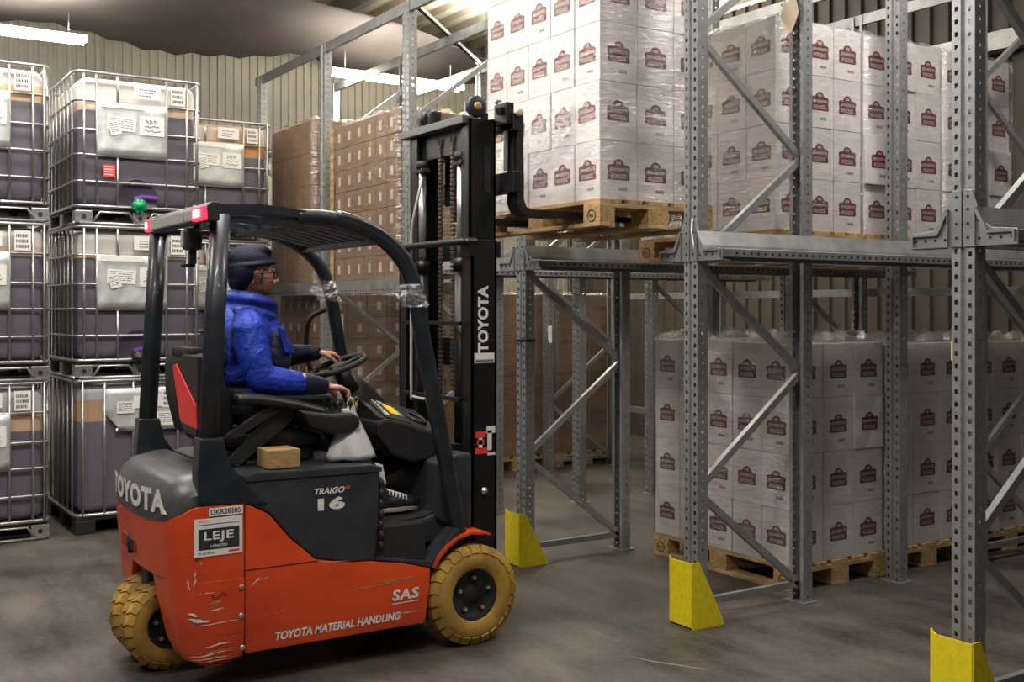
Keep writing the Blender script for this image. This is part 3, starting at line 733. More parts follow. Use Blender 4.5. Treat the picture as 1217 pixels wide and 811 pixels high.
# ================================================================== liquid tanks
IW, ID, IH = 1.02, .895, 1.10     # depth (x), width of the labelled face (y), height
def make_ibc(name_label, loc, level, upper, froth, band, cap, variant, n):
    r = empty('liquid_tank', loc, name_label, 'tank', 'caged liquid tanks')
    # bottle
    m = MB(); bm = bmesh.new(); bmesh.ops.create_cube(bm, size=1)
    for v in bm.verts: v.co = Vector((-IW/2+v.co.x*(IW-.06), ID/2+v.co.y*(ID-.06), .135+(v.co.z+.5)*.93))
    bmesh.ops.bevel(bm, geom=bm.edges[:], offset=.07, segments=5, affect='EDGES', profile=.5)
    m.bm(bm, 0, None, True); mt = ibc_mat('tank_%d' % n, level, upper=upper, froth=froth, band=band)
    o = m.build('bottle', mt, r); smooth_angle(o, 60)
    # cage
    c = MB(); rr = .0095
    zs = [1.088,.886,.68,.50,.31,.135] if variant == 0 else [1.088,.135]
    def loop(z, q=rr):
        R0 = .06; pts = []
        for (cx, cy, a0) in ((-R0,R0,-90),(-R0,ID-R0,0),(-IW+R0,ID-R0,90),(-IW+R0,R0,180)):
            for t in range(4): a = R(a0+t*30); pts.append((cx+R0*math.cos(a), cy+R0*math.sin(a), z))
        pts.append(pts[0]); c.tube(pts, q, 7, 0, False)
    for z in zs: loop(z, .013 if z > 1 or z < .2 else rr)
    if variant == 0:
        ys = [.06,.146,.29,.638,.787,.86]; xs = [-.10,-.24,-.38,-.52,-.66,-.80,-.92]
    else:
        ys = [.05,.20,.40,.56,.72,.86]; xs = [-.10,-.26,-.42,-.58,-.74,-.90]
    for y in ys:
        short = (y in (.29,)) and variant == 0
        for z0, z1 in (((.86,1.088),(.135,.50)) if short else ((.13,1.088),)):
            c.tube([(.002,y,z0),(.002,y,z1)], rr*.95, 7)
        c.tube([(-IW,y,.13),(-IW,y,1.088)], rr*.9, 6)
    for x in xs:
        c.tube([(x,0,.13),(x,0,1.088)], rr*.9, 6); c.tube([(x,ID,.13),(x,ID,1.088)], rr*.9, 6)
    c.build('cage', M['cage'], r)
    # pallet base
    b = MB()
    if variant == 0:
        for y in (.06, .45, ID-.06):
            for x in (-.06, -IW/2, -IW+.06):
                b.box(x-.055,x+.055,y-.06 if y != .45 else y-.05,y+.06 if y != .45 else y+.05,.012,.105,0,None,.008)
                b.lathe([(.0,.016),(.006,.016),(.006,.0)], 10, 1, Matrix.Translation((x+.056,y,.06)), False, 'x') if x > -.1 else None
        b.box(-IW+.01,-.01,.01,ID-.01,.105,.13,1)
        b.box(-IW+.06,-.06,.05,ID-.05,.02,.04,1)
        for y0, y1 in ((.15,.40),(.52,.78)):
            b.tube([(.0,y0-.03,.02),(.0,y0+.02,.095),(.0,y1-.03,.095),(.0,y1+.02,.02)], .009, 7)
        pts = [(.0,.03,.012),(.0,ID-.03,.012)]; b.tube(pts, .012, 7); b.tube([(-.03,0,.012),(-IW+.03,0,.012)], .012, 7)
        b.build('base_frame', [M['cage'], M['blackplastic']], r)
    else:
        for y in (.0, ID/2-.07, ID-.14):
            for x in (0, -IW/2+.07, -IW+.14): b.box(x-.14,x,y,y+.14,0,.10,0,None,.01)
        b.box(-IW,.0,0,ID,.095,.132,0,None,.008)
        b.build('plastic_pallet', [M['blackplastic']], r)
    # outlet
    v = MB(); cy = .435
    v.lathe([(-.01,.150),(.004,.150),(.006,.145),(.002,.142),(-.0,.0)], 32, 3, Matrix.Translation((-.030,cy,.20)), True, 'x')  # shallow disc whose dark colour stands in for the shaded hollow
    v.tube([(-.05,cy,.15),(.02,cy,.15)], .045, 16, 0); v.tube([(.02,cy,.15),(.045,cy,.15)], .050, 18, 1)
    v.tube([(.045,cy,.15),(.052,cy,.15)], .024, 12, 1)
    for k in range(9): a = k*math.pi*2/9; v.box(.02,.047,-.006,.006,.045,.055,1,Matrix.Translation((0,cy,.15)) @ Matrix.Rotation(a,4,'X'))
    v.bar([(.0,cy-.03,.205),(.02,cy+.03,.22),(.02,cy+.13,.215)], .02, .022, 2)
    ob = v.build('outlet_valve', [M['blackplastic'], M[cap], M['purple'], M['recess_shade']], r)
    # plate and papers
    p = MB(); rnd = random.Random(n)
    y0, y1, z0, z1 = (.146,.638,.505,.885) if variant == 0 else (.20,.88,.72,1.03)
    vs = []; nx2, nz2 = 9, 7
    for i in range(nx2+1):
        for k in range(nz2+1):
            yy = y0+(y1-y0)*i/nx2; zz = z0+(z1-z0)*k/nz2
            if variant and i == 0 and k < 3: yy += .04*(3-k)
            vs.append((.013+rnd.uniform(0,.004), yy, zz))
    p.add(vs, [(i*(nz2+1)+k, (i+1)*(nz2+1)+k, (i+1)*(nz2+1)+k+1, i*(nz2+1)+k+1) for i in range(nx2) for k in range(nz2)], 0, True)
    ob = p.build('label_plate', M['alu'], r, recalc=False); s = ob.modifiers.new('t','SOLIDIFY'); s.thickness = .0015
    def paper(y, z, w, h, kind, x=.019, tilt=0):
        q = MB(); T = Matrix.Translation((x, y, z)) @ Matrix.Rotation(tilt, 4, 'X')
        q.box(0,.0012,0,w,0,h,0,T)
        def bar(yy, zz, ww, hh): q.box(.0012,.0018,yy,yy+ww,zz,zz+hh,1,T)
        if kind == 'bar':
            for i in range(3):
                yy = .012
                while yy < w-.02: bw = rnd.uniform(.003,.008); bar(yy, h*.12+i*h*.27, bw, h*.16); yy += bw+.0035
        elif kind == 'text':
            for i, (txt, k) in enumerate((('Rectangular IBC',.62),('Bordeaux Drink',.40),('1000 Liter',.18))):
                for yy in range(7 - i): bar(w*.2+yy*w*.09, h*k, w*.06, .007)
        elif kind == 'hand':
            me = text_me('DDD', .0)[0]
            q2 = [((.25,.82),(.25,.6),(.36,.7),(.25,.82)), ((.42,.82),(.42,.6),(.53,.7),(.42,.82)), ((.6,.82),(.6,.62),(.7,.7),(.6,.82)), ((.2,.45),(.32,.5),(.4,.42),(.55,.5),(.8,.47)), ((.15,.25),(.25,.33),(.35,.22),(.5,.3),(.6,.2),(.85,.28))]
            for pl in q2: q.tube([T @ Vector((.002, a*w, b*h)) for a, b in pl], .0022, 4, 1, False, False)
        elif kind == 'none' and h > .05:
            for i in range(5):
                yy = w*.1; zz = h*(.82-.15*i)
                while yy < w*.85: bw = rnd.uniform(.008,.03); bar(yy, zz, min(bw, w*.9-yy), .004); yy += bw+.006
        q.build('paper_label', [M['paper'], M['ink']], r)
    if variant == 0:
        paper(.665,.905,.105,.135,'bar'); paper(.40,.93,.19,.10,'text'); paper(.165,.845,.30,.035,'none', .02)
        paper(.44,.665,.175,.14,'hand',.021,.0); paper(.21,.69,.20,.10,'none',.021,-.05); paper(.24,.645,.075,.10,'none',.028,.25)
    else:
        paper(.60,.88,.12,.14,'bar'); paper(.40,.88,.20,.09,'text',.021,.05); paper(.28,.85,.12,.085,'none',.023); paper(.56,.75,.17,.10,'none',.021)
    return r
up_w, up_t, fr_t, fr_o = (.66,.61,.56), (.60,.50,.42), (.58,.42,.27), (.50,.25,.10)
pos = {'left': (-8.16,.555), 'centre': (-8.17,1.62), 'right': (-9.66,2.72)}
where = {'left': 'stack cut by the left edge', 'centre': 'stack behind the forklift rear', 'right': 'stack behind the driver'}
cfg = {('left',2):(.84,up_w,(.62,.42,.24),.10,'blackplastic',0), ('left',1):(.87,up_w,(.55,.42,.34),.06,'blackplastic',0), ('left',0):(.76,(.46,.45,.46),(.48,.33,.22),.13,'blackplastic',0),
       ('centre',2):(.825,up_w,(.64,.50,.36),.06,'green',0), ('centre',1):(.87,(.60,.57,.53),(.60,.46,.34),.03,'blackplastic',0), ('centre',0):(.80,(.40,.41,.44),(.42,.27,.17),.14,'blackplastic',1),
       ('right',2):(.78,(.50,.40,.32),(.50,.24,.09),.12,'blackplastic',0), ('right',1):(.86,up_t,(.5,.36,.25),.05,'blackplastic',0), ('right',0):(.84,up_t,(.5,.36,.25),.05,'blackplastic',0)}
n = 0
for (s, k), (lv, up, fr, bd, cap, var) in cfg.items():
    n += 1
    lab = '%s caged tank of purple liquid, %s' % ({0:'bottom',1:'middle',2:'top'}[k], where[s])
    if cap == 'green': lab = 'top caged tank with green outlet cap, '+where[s]
    if var: lab = 'bottom tank with upright bars only and black pallet, '+where[s]
    make_ibc(lab, (pos[s][0], pos[s][1], k*1.10), lv, up, fr, bd, cap, var, n)
# bright red sticker on the top centre tank
m = MB(); m.box(0,.0015,0,.085,0,.085)
for i in range(4): m.box(.0015,.002,.01,.07,.012+i*.019,.018+i*.019,1)
tag(m.build('red_sticker', [M['redsticker'], M['paper']], loc=(-8.17+.012,1.62+.185,2.2+.35)), 'bright red sticker on the tank with the green cap', 'sticker')

# ================================================================== forklift
FK = empty('forklift', (-5.03, 2.0, 0), 'orange and dark grey electric counterbalance forklift with raised forks carrying a white load', 'forklift')
OFF = (0, -2.0, 0)
def fb(mbx, name, mats, parent=None, **k):
    p = parent or FK
    return mbx.build(name, [M[q] for q in mats] if isinstance(mats, (list,tuple)) else M[mats], p, OFF if p is FK else None, **k)
def smooth_curve(pts, n=6):
    """Catmull-Rom through pts"""
    P = [Vector(p) for p in pts]; out = []
    for i in range(len(P)-1):
        a = P[i-1] if i else P[0]; b = P[i]; c = P[i+1]; d = P[i+2] if i+2 < len(P) else P[-1]
        for t in range(n):
            t /= n; out.append(.5*((2*b)+(c-a)*t+(2*a-5*b+4*c-d)*t*t+(3*b-a-3*c+d)*t**3))
    out.append(P[-1]); return out
def plan_loft(mbx, sections, mi=0, smooth=True):
    """sections: list of (z, [plan points (x,y)]) with equal counts; closed loft"""
    n = len(sections[0][1]); vs = [(x, y, (z(x,y) if callable(z) else z)) for z, pl in sections for (x, y) in pl]
    fs = [(k*n+i, k*n+(i+1) % n, (k+1)*n+(i+1) % n, (k+1)*n+i) for k in range(len(sections)-1) for i in range(n)]
    fs.append(tuple(range(n-1,-1,-1))); fs.append(tuple((len(sections)-1)*n+i for i in range(n)))
    mbx.add(vs, fs, mi, smooth)
def rear_plan(w, yr, yf, r, crown=.03, n=7):
    pts = [(w, yf)]
    for i in range(n+1): a = R(90*i/n); pts.append((w-r+r*math.cos(a), yr+r-r*math.sin(a)))
    for i in range(1, 8): x = (w-r)*(1-2*i/8); pts.append((x, yr-crown*(1-(x/(w-r))**2)))
    for i in range(n+1): a = R(90-90*i/n); pts.append((-w+r-r*math.cos(a), yr+r-r*math.sin(a)))
    pts.append((-w, yf)); return pts
# counterweight: upper block, two side lobes with the wheel arch between them
m = MB()
ztop = lambda x, y: .705+.075*min(1, max(0, (y-1.24)/.12))
plan_loft(m, [(.455, rear_plan(.52,1.30,1.567,.12)), (.47, rear_plan(.53,1.285,1.567,.13)), (.60, rear_plan(.535,1.27,1.567,.14)), (ztop, rear_plan(.53,1.262,1.567,.14)), (lambda x, y: ztop(x,y)+.004, rear_plan(.518,1.275,1.56,.14))])
for s in (1, -1):
    def lobe(xi, w, yr, yf, r):
        pts = [(s*xi, yf), (s*w, yf)]
        for i in range(8): a = R(90*i/7); pts.append((s*(w-r+r*math.cos(a)), yr+r-r*math.sin(a)))
        pts.append((s*xi, yr)); return pts
    plan_loft(m, [(.10, lobe(.33,.46,1.40,1.52,.06)), (.135, lobe(.30,.515,1.345,1.566,.10)), (.20, lobe(.28,.53,1.315,1.567,.12)), (.36, lobe(.22,.535,1.29,1.567,.14)), (.47, lobe(.16,.535,1.283,1.567,.14))])
m.box(.34,.42,1.44,1.52,.075,.12,0,None,.01)
cw = fb(m, 'counterweight', ['orange','blackplastic','steel_dark']); smooth_angle(cw, 30)
cw.data.materials.clear()
for q in ('orange','blackplastic','steel_dark'): cw.data.materials.append(M[q])
# tow slot in the rear
m = MB(); m.box(-.20,.04,1.2395,1.30,.52,.58,0,None,.006); fb(m, 'tow_recess', 'redworn')
m = MB(); m.box(-.10,.02,1.2375,1.28,.525,.575,0,None,.004); fb(m, 'tow_socket', 'hole')
m = MB(); m.tube([(-.05,1.243,.505),(-.05,1.243,.60)], .012, 10); fb(m, 'tow_pin', 'steel_dark')
# rear drive wheels
def wheel(name, x, y, z, r, w, lugs, near=1, mats=('tyre','rubber','chrome')):
    m = MB(); prof = [(-w/2+.012,r*.52),(-w/2,r*.56),(-w/2,r*.80),(-w/2+.018,r*.955),(-w/2+.03,r*.965),(w/2-.03,r*.965),(w/2-.018,r*.955),(w/2,r*.80),(w/2,r*.56),(w/2-.012,r*.52)]
    m.lathe(prof, 56, 0, caps=False)
    for i in range(lugs):
        a = 2*math.pi*i/lugs
        for sd in (-1, 1):
            T = Matrix.Rotation(a+(math.pi/lugs if sd < 0 else 0), 4, 'X')
            da = math.pi/lugs*.78
            vs = []
            for (xx, rr) in ((sd*w*.02, r*.962),(sd*w*.02, r),(sd*(w/2-.016), r),(sd*(w/2+.001), r*.86),(sd*(w/2-.01), r*.84)):
                for q in (-1, 1):
                    aa = q*da+ (sd*.10 if abs(xx) < w*.1 else 0); vs.append(T @ Vector((xx, rr*math.cos(aa), rr*math.sin(aa))))
            fs = [(0,2,3,1),(2,4,5,3),(4,6,7,5),(6,8,9,7),(0,8,6,4,2),(1,3,5,7,9),(0,1,9,8)]
            m.add(vs, fs, 0)
    t = fb(m, name, ['tyre']); t.location = (x, y-2.0, z)
    h = MB(); e = w/2-.02
    h.lathe([(-w/2+.03,.0),(-w/2+.03,r*.57),(e,r*.57),(e+.01,r*.50),(e-.012,r*.44),(e-.022,r*.20),(e-.014,r*.17),(e-.010,.0)], 32, 0)
    for i in range(5):
        a = 2*math.pi*i/5+.3; T = Matrix.Translation((e-.012, r*.34*math.cos(a), r*.34*math.sin(a)))
        h.lathe([(0,.0165),(.008,.0165),(.008,.0)], 10, 1, T, False); h.lathe([(.008,.009),(.018,.009),(.018,0)], 6, 2, T, False)
    h.build('wheel_hub', [M['rubber'], M['steel_dark'], M['chrome']], t)
    return t
wheel('front_wheel', .475, 2.695, .238, .236, .165, 24)
o = wheel('front_wheel', -.475, 2.695, .238, .236, .165, 24); o.rotation_euler = (0,0,math.pi)
for x in (.06, -.14):
    wheel('rear_wheel', x, 1.375, .196, .194, .15, 22)
m = MB(); m.box(-.10,.02,1.30,1.50,.19,.46,0,None,.02); m.tube([(-.22,1.375,.196),(.13,1.375,.196)], .03, 12); fb(m, 'drive_axle', 'steel_dark')
# dark cap over the counterweight
m = MB()
c0 = lambda x, y: ztop(x,y)+.001
zt = lambda d: (lambda x, y: .925-.03*abs(x)**2*3-d+(.02 if y > 1.4 else 0)*0)
plan_loft(m, [(c0, rear_plan(.522,1.258,1.50,.14)), (lambda x,y: ztop(x,y)+.05, rear_plan(.520,1.262,1.50,.14)), (lambda x,y: .86-.02*abs(x), rear_plan(.505,1.285,1.50,.15)), (lambda x,y: .905-.03*abs(x), rear_plan(.475,1.325,1.50,.15)), (lambda x,y: .928-.03*abs(x), rear_plan(.40,1.40,1.50,.10,.02))])
cp = fb(m, 'rear_cover', 'cover'); smooth_angle(cp, 40)
# TOYOTA across the back of the cover: letters wrapped onto its curve
def wrap_plan(px):   # x -> y of the cover's rear surface at letter height
    w, r, yr, crown = .522, .14, 1.257, .03
    a = abs(px)
    if a < w-r: return yr-crown*(1-(px/(w-r))**2)
    t = min(1, (a-(w-r))/r); return yr+r-r*math.sqrt(max(0, 1-t*t))
me, x0, x1, y0, y1 = text_me('TOYOTA', .048, 0, 1.10)
m = MB(); bm = bmesh.new(); bm.from_mesh(me); bmesh.ops.triangulate(bm, faces=bm.faces[:])
bmesh.ops.subdivide_edges(bm, edges=bm.edges[:], cuts=2)
for v in bm.verts:
    px = -.385+.83*(v.co.x-x0)/(x1-x0); pz = .738+.102*(v.co.y-y0)/(y1-y0)+.012*max(0,(px-.15))*3
    v.co = Vector((px, wrap_plan(px)-.003, pz))
m.bm(bm); fb(m, 'rear_lettering', 'whiteworn', recalc=False)
# chassis sides: orange skirt and dark battery cover
m = MB(); m.prism([(1.571,.144),(1.571,.779),(1.60,.768),(1.68,.723),(1.773,.611),(1.894,.502),(2.04,.470),(2.174,.459),(2.33,.432),(2.464,.391),(2.455,.26),(2.433,.141)], 'x', -.53, .53, 0, .010)
sk = fb(m, 'chassis_skirt', 'orange'); smooth_angle(sk, 30)
m = MB(); m.prism([(1.575,.78),(1.575,.868),(2.205,.862),(2.197,.64),(2.180,.462),(2.04,.473),(1.894,.506),(1.776,.615),(1.684,.728),(1.604,.772)], 'x', -.522, .522, 0, .008)
fb(m, 'battery_hood', 'hood')
m = MB(); m.prism([(1.571,.868),(1.571,.893),(1.62,.905),(2.16,.898),(2.215,.885),(2.215,.862)], 'x', -.528, .528, 0, .006); fb(m, 'hood_lid', 'hood')
m = MB(); m.box(-.50,.50,1.60,2.45,.16,.60); fb(m, 'battery_box', 'steel_dark')
m = MB(); m.box(.5295,.5315,1.568,1.5725,.15,.78); fb(m, 'panel_gap', 'hole')
m = MB(); m.box(.5295,.5315,1.575,1.90,.4955,.499); fb(m, 'skirt_gap', 'hole')
for (y, z, mt) in ((1.555,.43,'brass'),(1.553,.31,'chrome'),(1.558,.175,'chrome')):
    m = MB(); m.lathe([(0,.012),(.004,.012),(.006,.007),(.006,0)], 12, 0, Matrix.Translation((.535,y,z))); fb(m, 'panel_bolt', mt)
# step and floor
m = MB(); m.prism([(2.185,.462),(2.185,.475),(2.47,.425),(2.53,.478),(2.60,.56),(2.62,.56),(2.62,.50),(2.468,.392),(2.33,.434)], 'x', .40, .528, 0, .006); fb(m, 'entry_step', 'hood'); m = MB()
m.prism([(2.185,.462),(2.185,.475),(2.47,.425),(2.53,.478),(2.60,.56),(2.62,.56),(2.62,.50),(2.468,.392),(2.33,.434)], 'x', -.528, -.40, 0, .006); fb(m, 'entry_step', 'hood')
m = MB()
for i in range(9):
    for j in range(4):
        y = 2.215+i*.027; z = .4735-(y-2.185)*.16
        m.box(.432+j*.022,.447+j*.022,y,y+.018,z,z+.005,0,None,.0015)
fb(m, 'step_tread', 'rubber')
m = MB(); m.prism([(2.20,.45),(2.20,.585),(2.50,.60),(2.70,.66),(2.70,.50)], 'x', -.41, .41, 0, .012); fb(m, 'floor_plate', 'hood')
m = MB(); m.prism([(2.23,.588),(2.23,.594),(2.50,.609),(2.69,.668),(2.69,.66),(2.50,.601)], 'x', -.39, .39); fb(m, 'floor_mat', 'rubber')
m = MB()
for i in range(7): m.tube([(.50,2.212+.004*(i % 2),.50+i*.048),(.505,2.224,.52+i*.048),(.50,2.212+.004*(i % 2),.54+i*.048)], .013, 8)
fb(m, 'hood_seal', 'rubber')
# fenders
for s in (1, -1):
    pts = [(2.470,.395),(2.500,.445),(2.545,.490),(2.600,.522),(2.680,.540),(2.768,.530),(2.80,.515)]
    inn = [(2.785,.508),(2.765,.516),(2.68,.524),(2.608,.506),(2.558,.474),(2.516,.432),(2.488,.388)]
    m = MB(); m.prism(pts+inn, 'x', s*.40, s*.535, 0, .004); fd = fb(m, 'fender', 'orange'); smooth_angle(fd, 40)
# front bulkhead between floor and mast
m = MB(); m.prism([(2.55,.60),(2.56,.86),(2.66,.90),(2.74,.90),(2.74,.20),(2.62,.20),(2.62,.56)], 'x', -.44, .44, 0, .01); fb(m, 'front_bulkhead', 'hood')
m = MB(); m.box(-.40,.40,2.45,2.66,.16,.30); fb(m, 'front_axle', 'steel_dark')
# dashboard and steering column
m = MB(); m.prism([(2.30,1.00),(2.295,1.062),(2.35,1.078),(2.45,1.055),(2.655,.985),(2.67,.955),(2.60,.87),(2.50,.855),(2.38,.90)], 'x', -.46, .30, 0, .015); fb(m, 'dashboard', 'blackplastic')
m = MB(); sl = lambda y: 1.078+(y-2.35)*-.285
def slope_box(mm, x0, x1, ya, yb, dz, mi):
    za, zb = sl(ya)-.003, sl(yb)-.003; q0, q1 = .09*(.28-x0)/.28, .09*(.28-x1)/.28
    mm.add([(x0,ya,za-.02),(x1,ya,za-.02),(x1,yb,zb-.02),(x0,yb,zb-.02),(x0,ya,za+q0+dz),(x1,ya,za+q1+dz),(x1,yb,zb+q1+dz),(x0,yb,zb+q0+dz)], [(3,2,1,0),(4,5,6,7),(0,1,5,4),(1,2,6,5),(2,3,7,6),(3,0,4,7)], mi)
slope_box(m, .0,.285,2.315,2.66,.002,0); slope_box(m, .02,.27,2.36,2.50,.010,0); slope_box(m, .09,.19,2.43,2.475,.014,1); slope_box(m, .05,.085,2.41,2.44,.0145,3); slope_box(m,.10,.20,2.478,2.488,.0142,2)
slope_box(m, .20,.24,2.37,2.40,.013,3)
for i in range(6): slope_box(m, .04+i*.035,.06+i*.035,2.385,2.395,.0145,4)
fb(m, 'display_panel', ['blackplastic','screen','screen_g','lamp_grey','whiteworn'])
m = MB(); m.tube([(.16+.055*math.cos(t*math.pi/10), 2.585+.045*math.sin(t*math.pi/10), sl(2.585)+.006-.285*.045*math.sin(t*math.pi/10)+.09*(.28-.16-.055*math.cos(t*math.pi/10))/.28) for t in range(21)], .007, 8, 0, False); fb(m, 'cup_holder', 'mast_grey')
m = MB(); m.tube([(0,2.56,.80),(0,2.47,.98),(0,2.36,1.14),(0,2.265,1.275)], [(.13,.06),(.13,.065),(.09,.055),(.05,.04)], 20); m.tube([(0,2.30,1.20),(0,2.238,1.315)], [.055,.04], 16); fb(m, 'steering_column', 'blackplastic')
# steering wheel: centre, tilted
SWC = Vector((0,2.233,1.322)); tilt = Matrix.Rotation(R(20), 4, 'X')
T = Matrix.Translation(SWC) @ tilt
m = MB(); m.tube([T @ Vector((.138*math.cos(t*math.pi/16), .138*math.sin(t*math.pi/16), 0)) for t in range(33)], .014, 10, 0, False)
m.lathe([(-.03,.0),(-.03,.045),(.004,.05),(.010,.035),(.010,0)], 20, 0, T, True, 'z')
for a in (210, 330, 90): m.bar([T @ Vector((.03*math.cos(R(a)), .03*math.sin(R(a)), -.005)), T @ Vector((.134*math.cos(R(a)), .134*math.sin(R(a)), 0))], .035, .012, 0, up=(0,0,1))
sw = fb(m, 'steering_wheel', 'rubber')
# overhead guard ------------------------------------------------------------
def guard_leg(s, name):
    path = smooth_curve([(s*.475,2.645,.505),(s*.478,2.545,.98),(s*.480,2.45,1.42),(s*.480,2.405,1.66),(s*.478,2.345,1.82),(s*.475,2.235,1.925),(s*.47,2.10,1.985),(s*.465,1.97,2.01),(s*.46,1.83,2.012)], 5)
    m = MB(); m.tube(path, [(.038,.034)]*len(path), 10, up=(1,0,0)); m.tube([p+Vector((s*.012,.012,.012)) for p in path[:-6]], .028, 8)
    fb(m, name, 'navy_metal')
guard_leg(1,'front_pillar'); guard_leg(-1,'front_pillar')
for s in (1, -1):
    p = MB()
    ro = [(1.375,.795),(1.350 if 0 else 1.372,.93),(1.382,1.065),(1.480,1.065),(1.505,.96),(1.575,.865),(1.675,.770)]
    ro += [(1.60,.775)]
    p.prism(ro, 'x', s*.44, s*.532, 0, .008)
    fb(p, 'pillar_base', 'navy_metal')
    p = MB(); p.tube([(s*.485,1.432,1.04),(s*.480,1.455,1.50),(s*.475,1.485,2.00)], [(.044,.040)]*3, 14, up=(0,1,0)); rp = fb(p, 'rear_pillar', 'navy_metal')
# roof: rear pad, side rails, slats, cross bars
m = MB()
for s in (1,-1):
    m.bar([(s*.46,1.45,2.022),(s*.46,1.65,2.036),(s*.455,1.86,2.018)], .075, .036, 0); m.bar([(s*.455,1.46,1.985),(s*.455,1.86,1.982)], .045, .026, 0)
m.bar([(-.46,1.46,2.005),(.46,1.46,2.005)], .05, .04, 0); m.bar([(-.46,1.85,1.99),(.46,1.85,1.99)], .05, .03, 0)
m.bar([(-.46,2.235,1.925),(.46,2.235,1.925)], .03, .045, 0)
fb(m, 'roof_frame', 'navy_metal')
for i in range(9):
    x = -.40+i*.10
    m = MB(); m.bar([(x,1.85,1.992),(x,2.04,1.975),(x,2.235,1.930)], .072, .010, 0); fb(m, 'roof_slat', 'hood')
m = MB(); m.box(-.44,.44,2.238,2.246,1.900,1.908); fb(m, 'roof_edge_trim', 'lamp_grey')
for i in range(5):
    x = -.36+i*.18
    m = MB(); m.bar([(x,1.47,2.008),(x,1.66,2.022),(x,1.85,2.005)], .06, .012, 0); fb(m, 'roof_slat', 'navy_metal')
# rear lamp bar
lb = MB(); lb.prism([(1.405,1.965),(1.40,2.03),(1.42,2.048),(1.455,2.048),(1.455,1.97)], 'x', -.36, .56, 0, .006); LB = fb(lb, 'lamp_bar', 'blackplastic')
def lens(x0, x1, z0, z1, name, mt):
    m = MB(); m.box(x0,x1,1.385,1.408,z0,z1,0,None,.006); fb(m, name, mt)
lens(.40,.555,1.972,2.030,'tail_lamp','lamp_red'); lens(.43,.50,1.984,2.020,'lamp_core','lamp_hot') if 0 else None
lens(-.36,-.29,1.972,2.030,'tail_lamp','lamp_red')
m = MB(); m.box(.425,.51,1.380,1.386,1.985,2.018,0,None,.004); fb(m, 'lamp_glow_lens', 'lamp_hot')
m = MB(); m.box(-.34,-.31,1.380,1.386,1.985,2.018,0,None,.004); fb(m, 'lamp_glow_lens', 'lamp_hot')
lens(.29,.39,1.975,2.026,'reversing_lens','lamp_grey'); lens(-.27,.27,1.975,2.026,'lens_strip','lamp_grey')
m = MB(); m.box(.20,.28,1.40,1.47,1.86,1.955,0,None,.014); m.box(.225,.255,1.42,1.45,1.80,1.86); m.box(.20,.24,1.395,1.45,1.785,1.80,0,None,.004); m.tube([(.24,1.45,1.95),(.25,1.47,2.0)], .012, 8); wl = fb(m, 'work_light', 'blackplastic')
m = MB(); m.box(.209,.24,1.392,1.402,1.875,1.945,0,None,.006); m.build('light_lens', M['lamp_grey'], wl)
# wrinkled tape wound round the front pillars at knee height
for s, z in ((1,1.665),(-1,1.70)):
    m = MB(); rnd = random.Random(5+s); yy = 2.41 if s > 0 else 2.395; vs = []; K = 14
    for q in range(9):
        for k in range(K):
            a = 2*math.pi*k/K; r = .056+rnd.uniform(-.006,.016)
            vs.append((s*.483+r*math.cos(a), yy-.005*q+r*math.sin(a), z-.055+.0135*q+rnd.uniform(-.004,.004)))
    m.add(vs, [(q*K+k, q*K+(k+1) % K, (q+1)*K+(k+1) % K, (q+1)*K+k) for q in range(8) for k in range(K)], 0)
    m.tube([(s*.483+.04,yy-.06,z+.01),(s*.483+.03,yy-.11,z-.01),(s*.483+.02,yy-.12,z+.005)], [.012,.01,.006], 6)
    fb(m, 'tape_wrap', 'film_wrap' if 'film_wrap' in M else 'film_thick')
# grab handle beside the far pillar
m = MB(); m.tube(smooth_curve([(-.38,2.33,1.60),(-.38,2.24,1.55),(-.38,2.22,1.42),(-.38,2.25,1.27),(-.38,2.34,1.16)],5), .013, 8); fb(m, 'grab_handle', 'rubber')
# seat
m = MB(); m.prism([(1.50,1.02),(1.455,1.20),(1.45,1.36),(1.475,1.41),(1.54,1.40),(1.60,1.22),(1.62,1.04)], 'x', -.27, .27, 0, .03, bseg=3); st = fb(m, 'seat_back', 'seatvinyl'); smooth_angle(st, 50)
m = MB(); m.box(-.15,.15,1.45,1.52,1.385,1.43,0,None,.015); m.build('headrest_mount', M['blackplastic'], st, None) ; bpy.data.objects['headrest_mount'].location = (0,0,0)
m = MB(); m.prism([(1.55,.985),(1.55,1.045),(1.72,1.040),(1.95,1.050),(2.03,1.020),(2.03,.985),(1.98,.965)], 'x', -.26, .27, 0, .025, bseg=3); st2 = fb(m, 'seat_cushion', 'seatvinyl'); smooth_angle(st2, 50)
m = MB(); m.box(-.24,.25,1.60,2.00,.905,.97,0,None,.012); m.box(-.22,.22,1.62,1.98,.895,.91); m.box(.26,.30,1.66,1.80,.905,.925,0,None,.006); fb(m, 'seat_suspension', 'blackplastic')
m = MB(); m.add([(.30,1.437,1.335),(.015,1.437,1.335),(-.04,1.437,1.345),(-.06,1.437,1.33),(.03,1.437,1.115),(.09,1.437,1.085),(.30,1.437,1.085)], [(0,1,2,3,4,5,6)])
m = MB(); poly = [(-.04,1.345),(.01,1.352),(.31,1.185),(.325,1.085),(.11,1.095),(.075,1.11)]
m.prism(poly, 'y', 1.428, 1.442, 0, .003); fb(m, 'red_back_panel', 'red')
m = MB(); m.prism([(.075,1.112),(.11,1.096),(.325,1.086),(.325,1.05),(.14,1.06)], 'y', 1.426, 1.46, 0, .004); m.prism([(.01,1.35),(.10,1.40),(.33,1.40),(.33,1.05),(.31,1.18)], 'y', 1.432, 1.50, 0, .008); fb(m, 'seat_shell', 'blackplastic')
m = MB(); m.prism([(1.56,1.05),(1.60,1.03),(1.80,1.14),(1.78,1.185)], 'x', .30, .325, 0, .004)
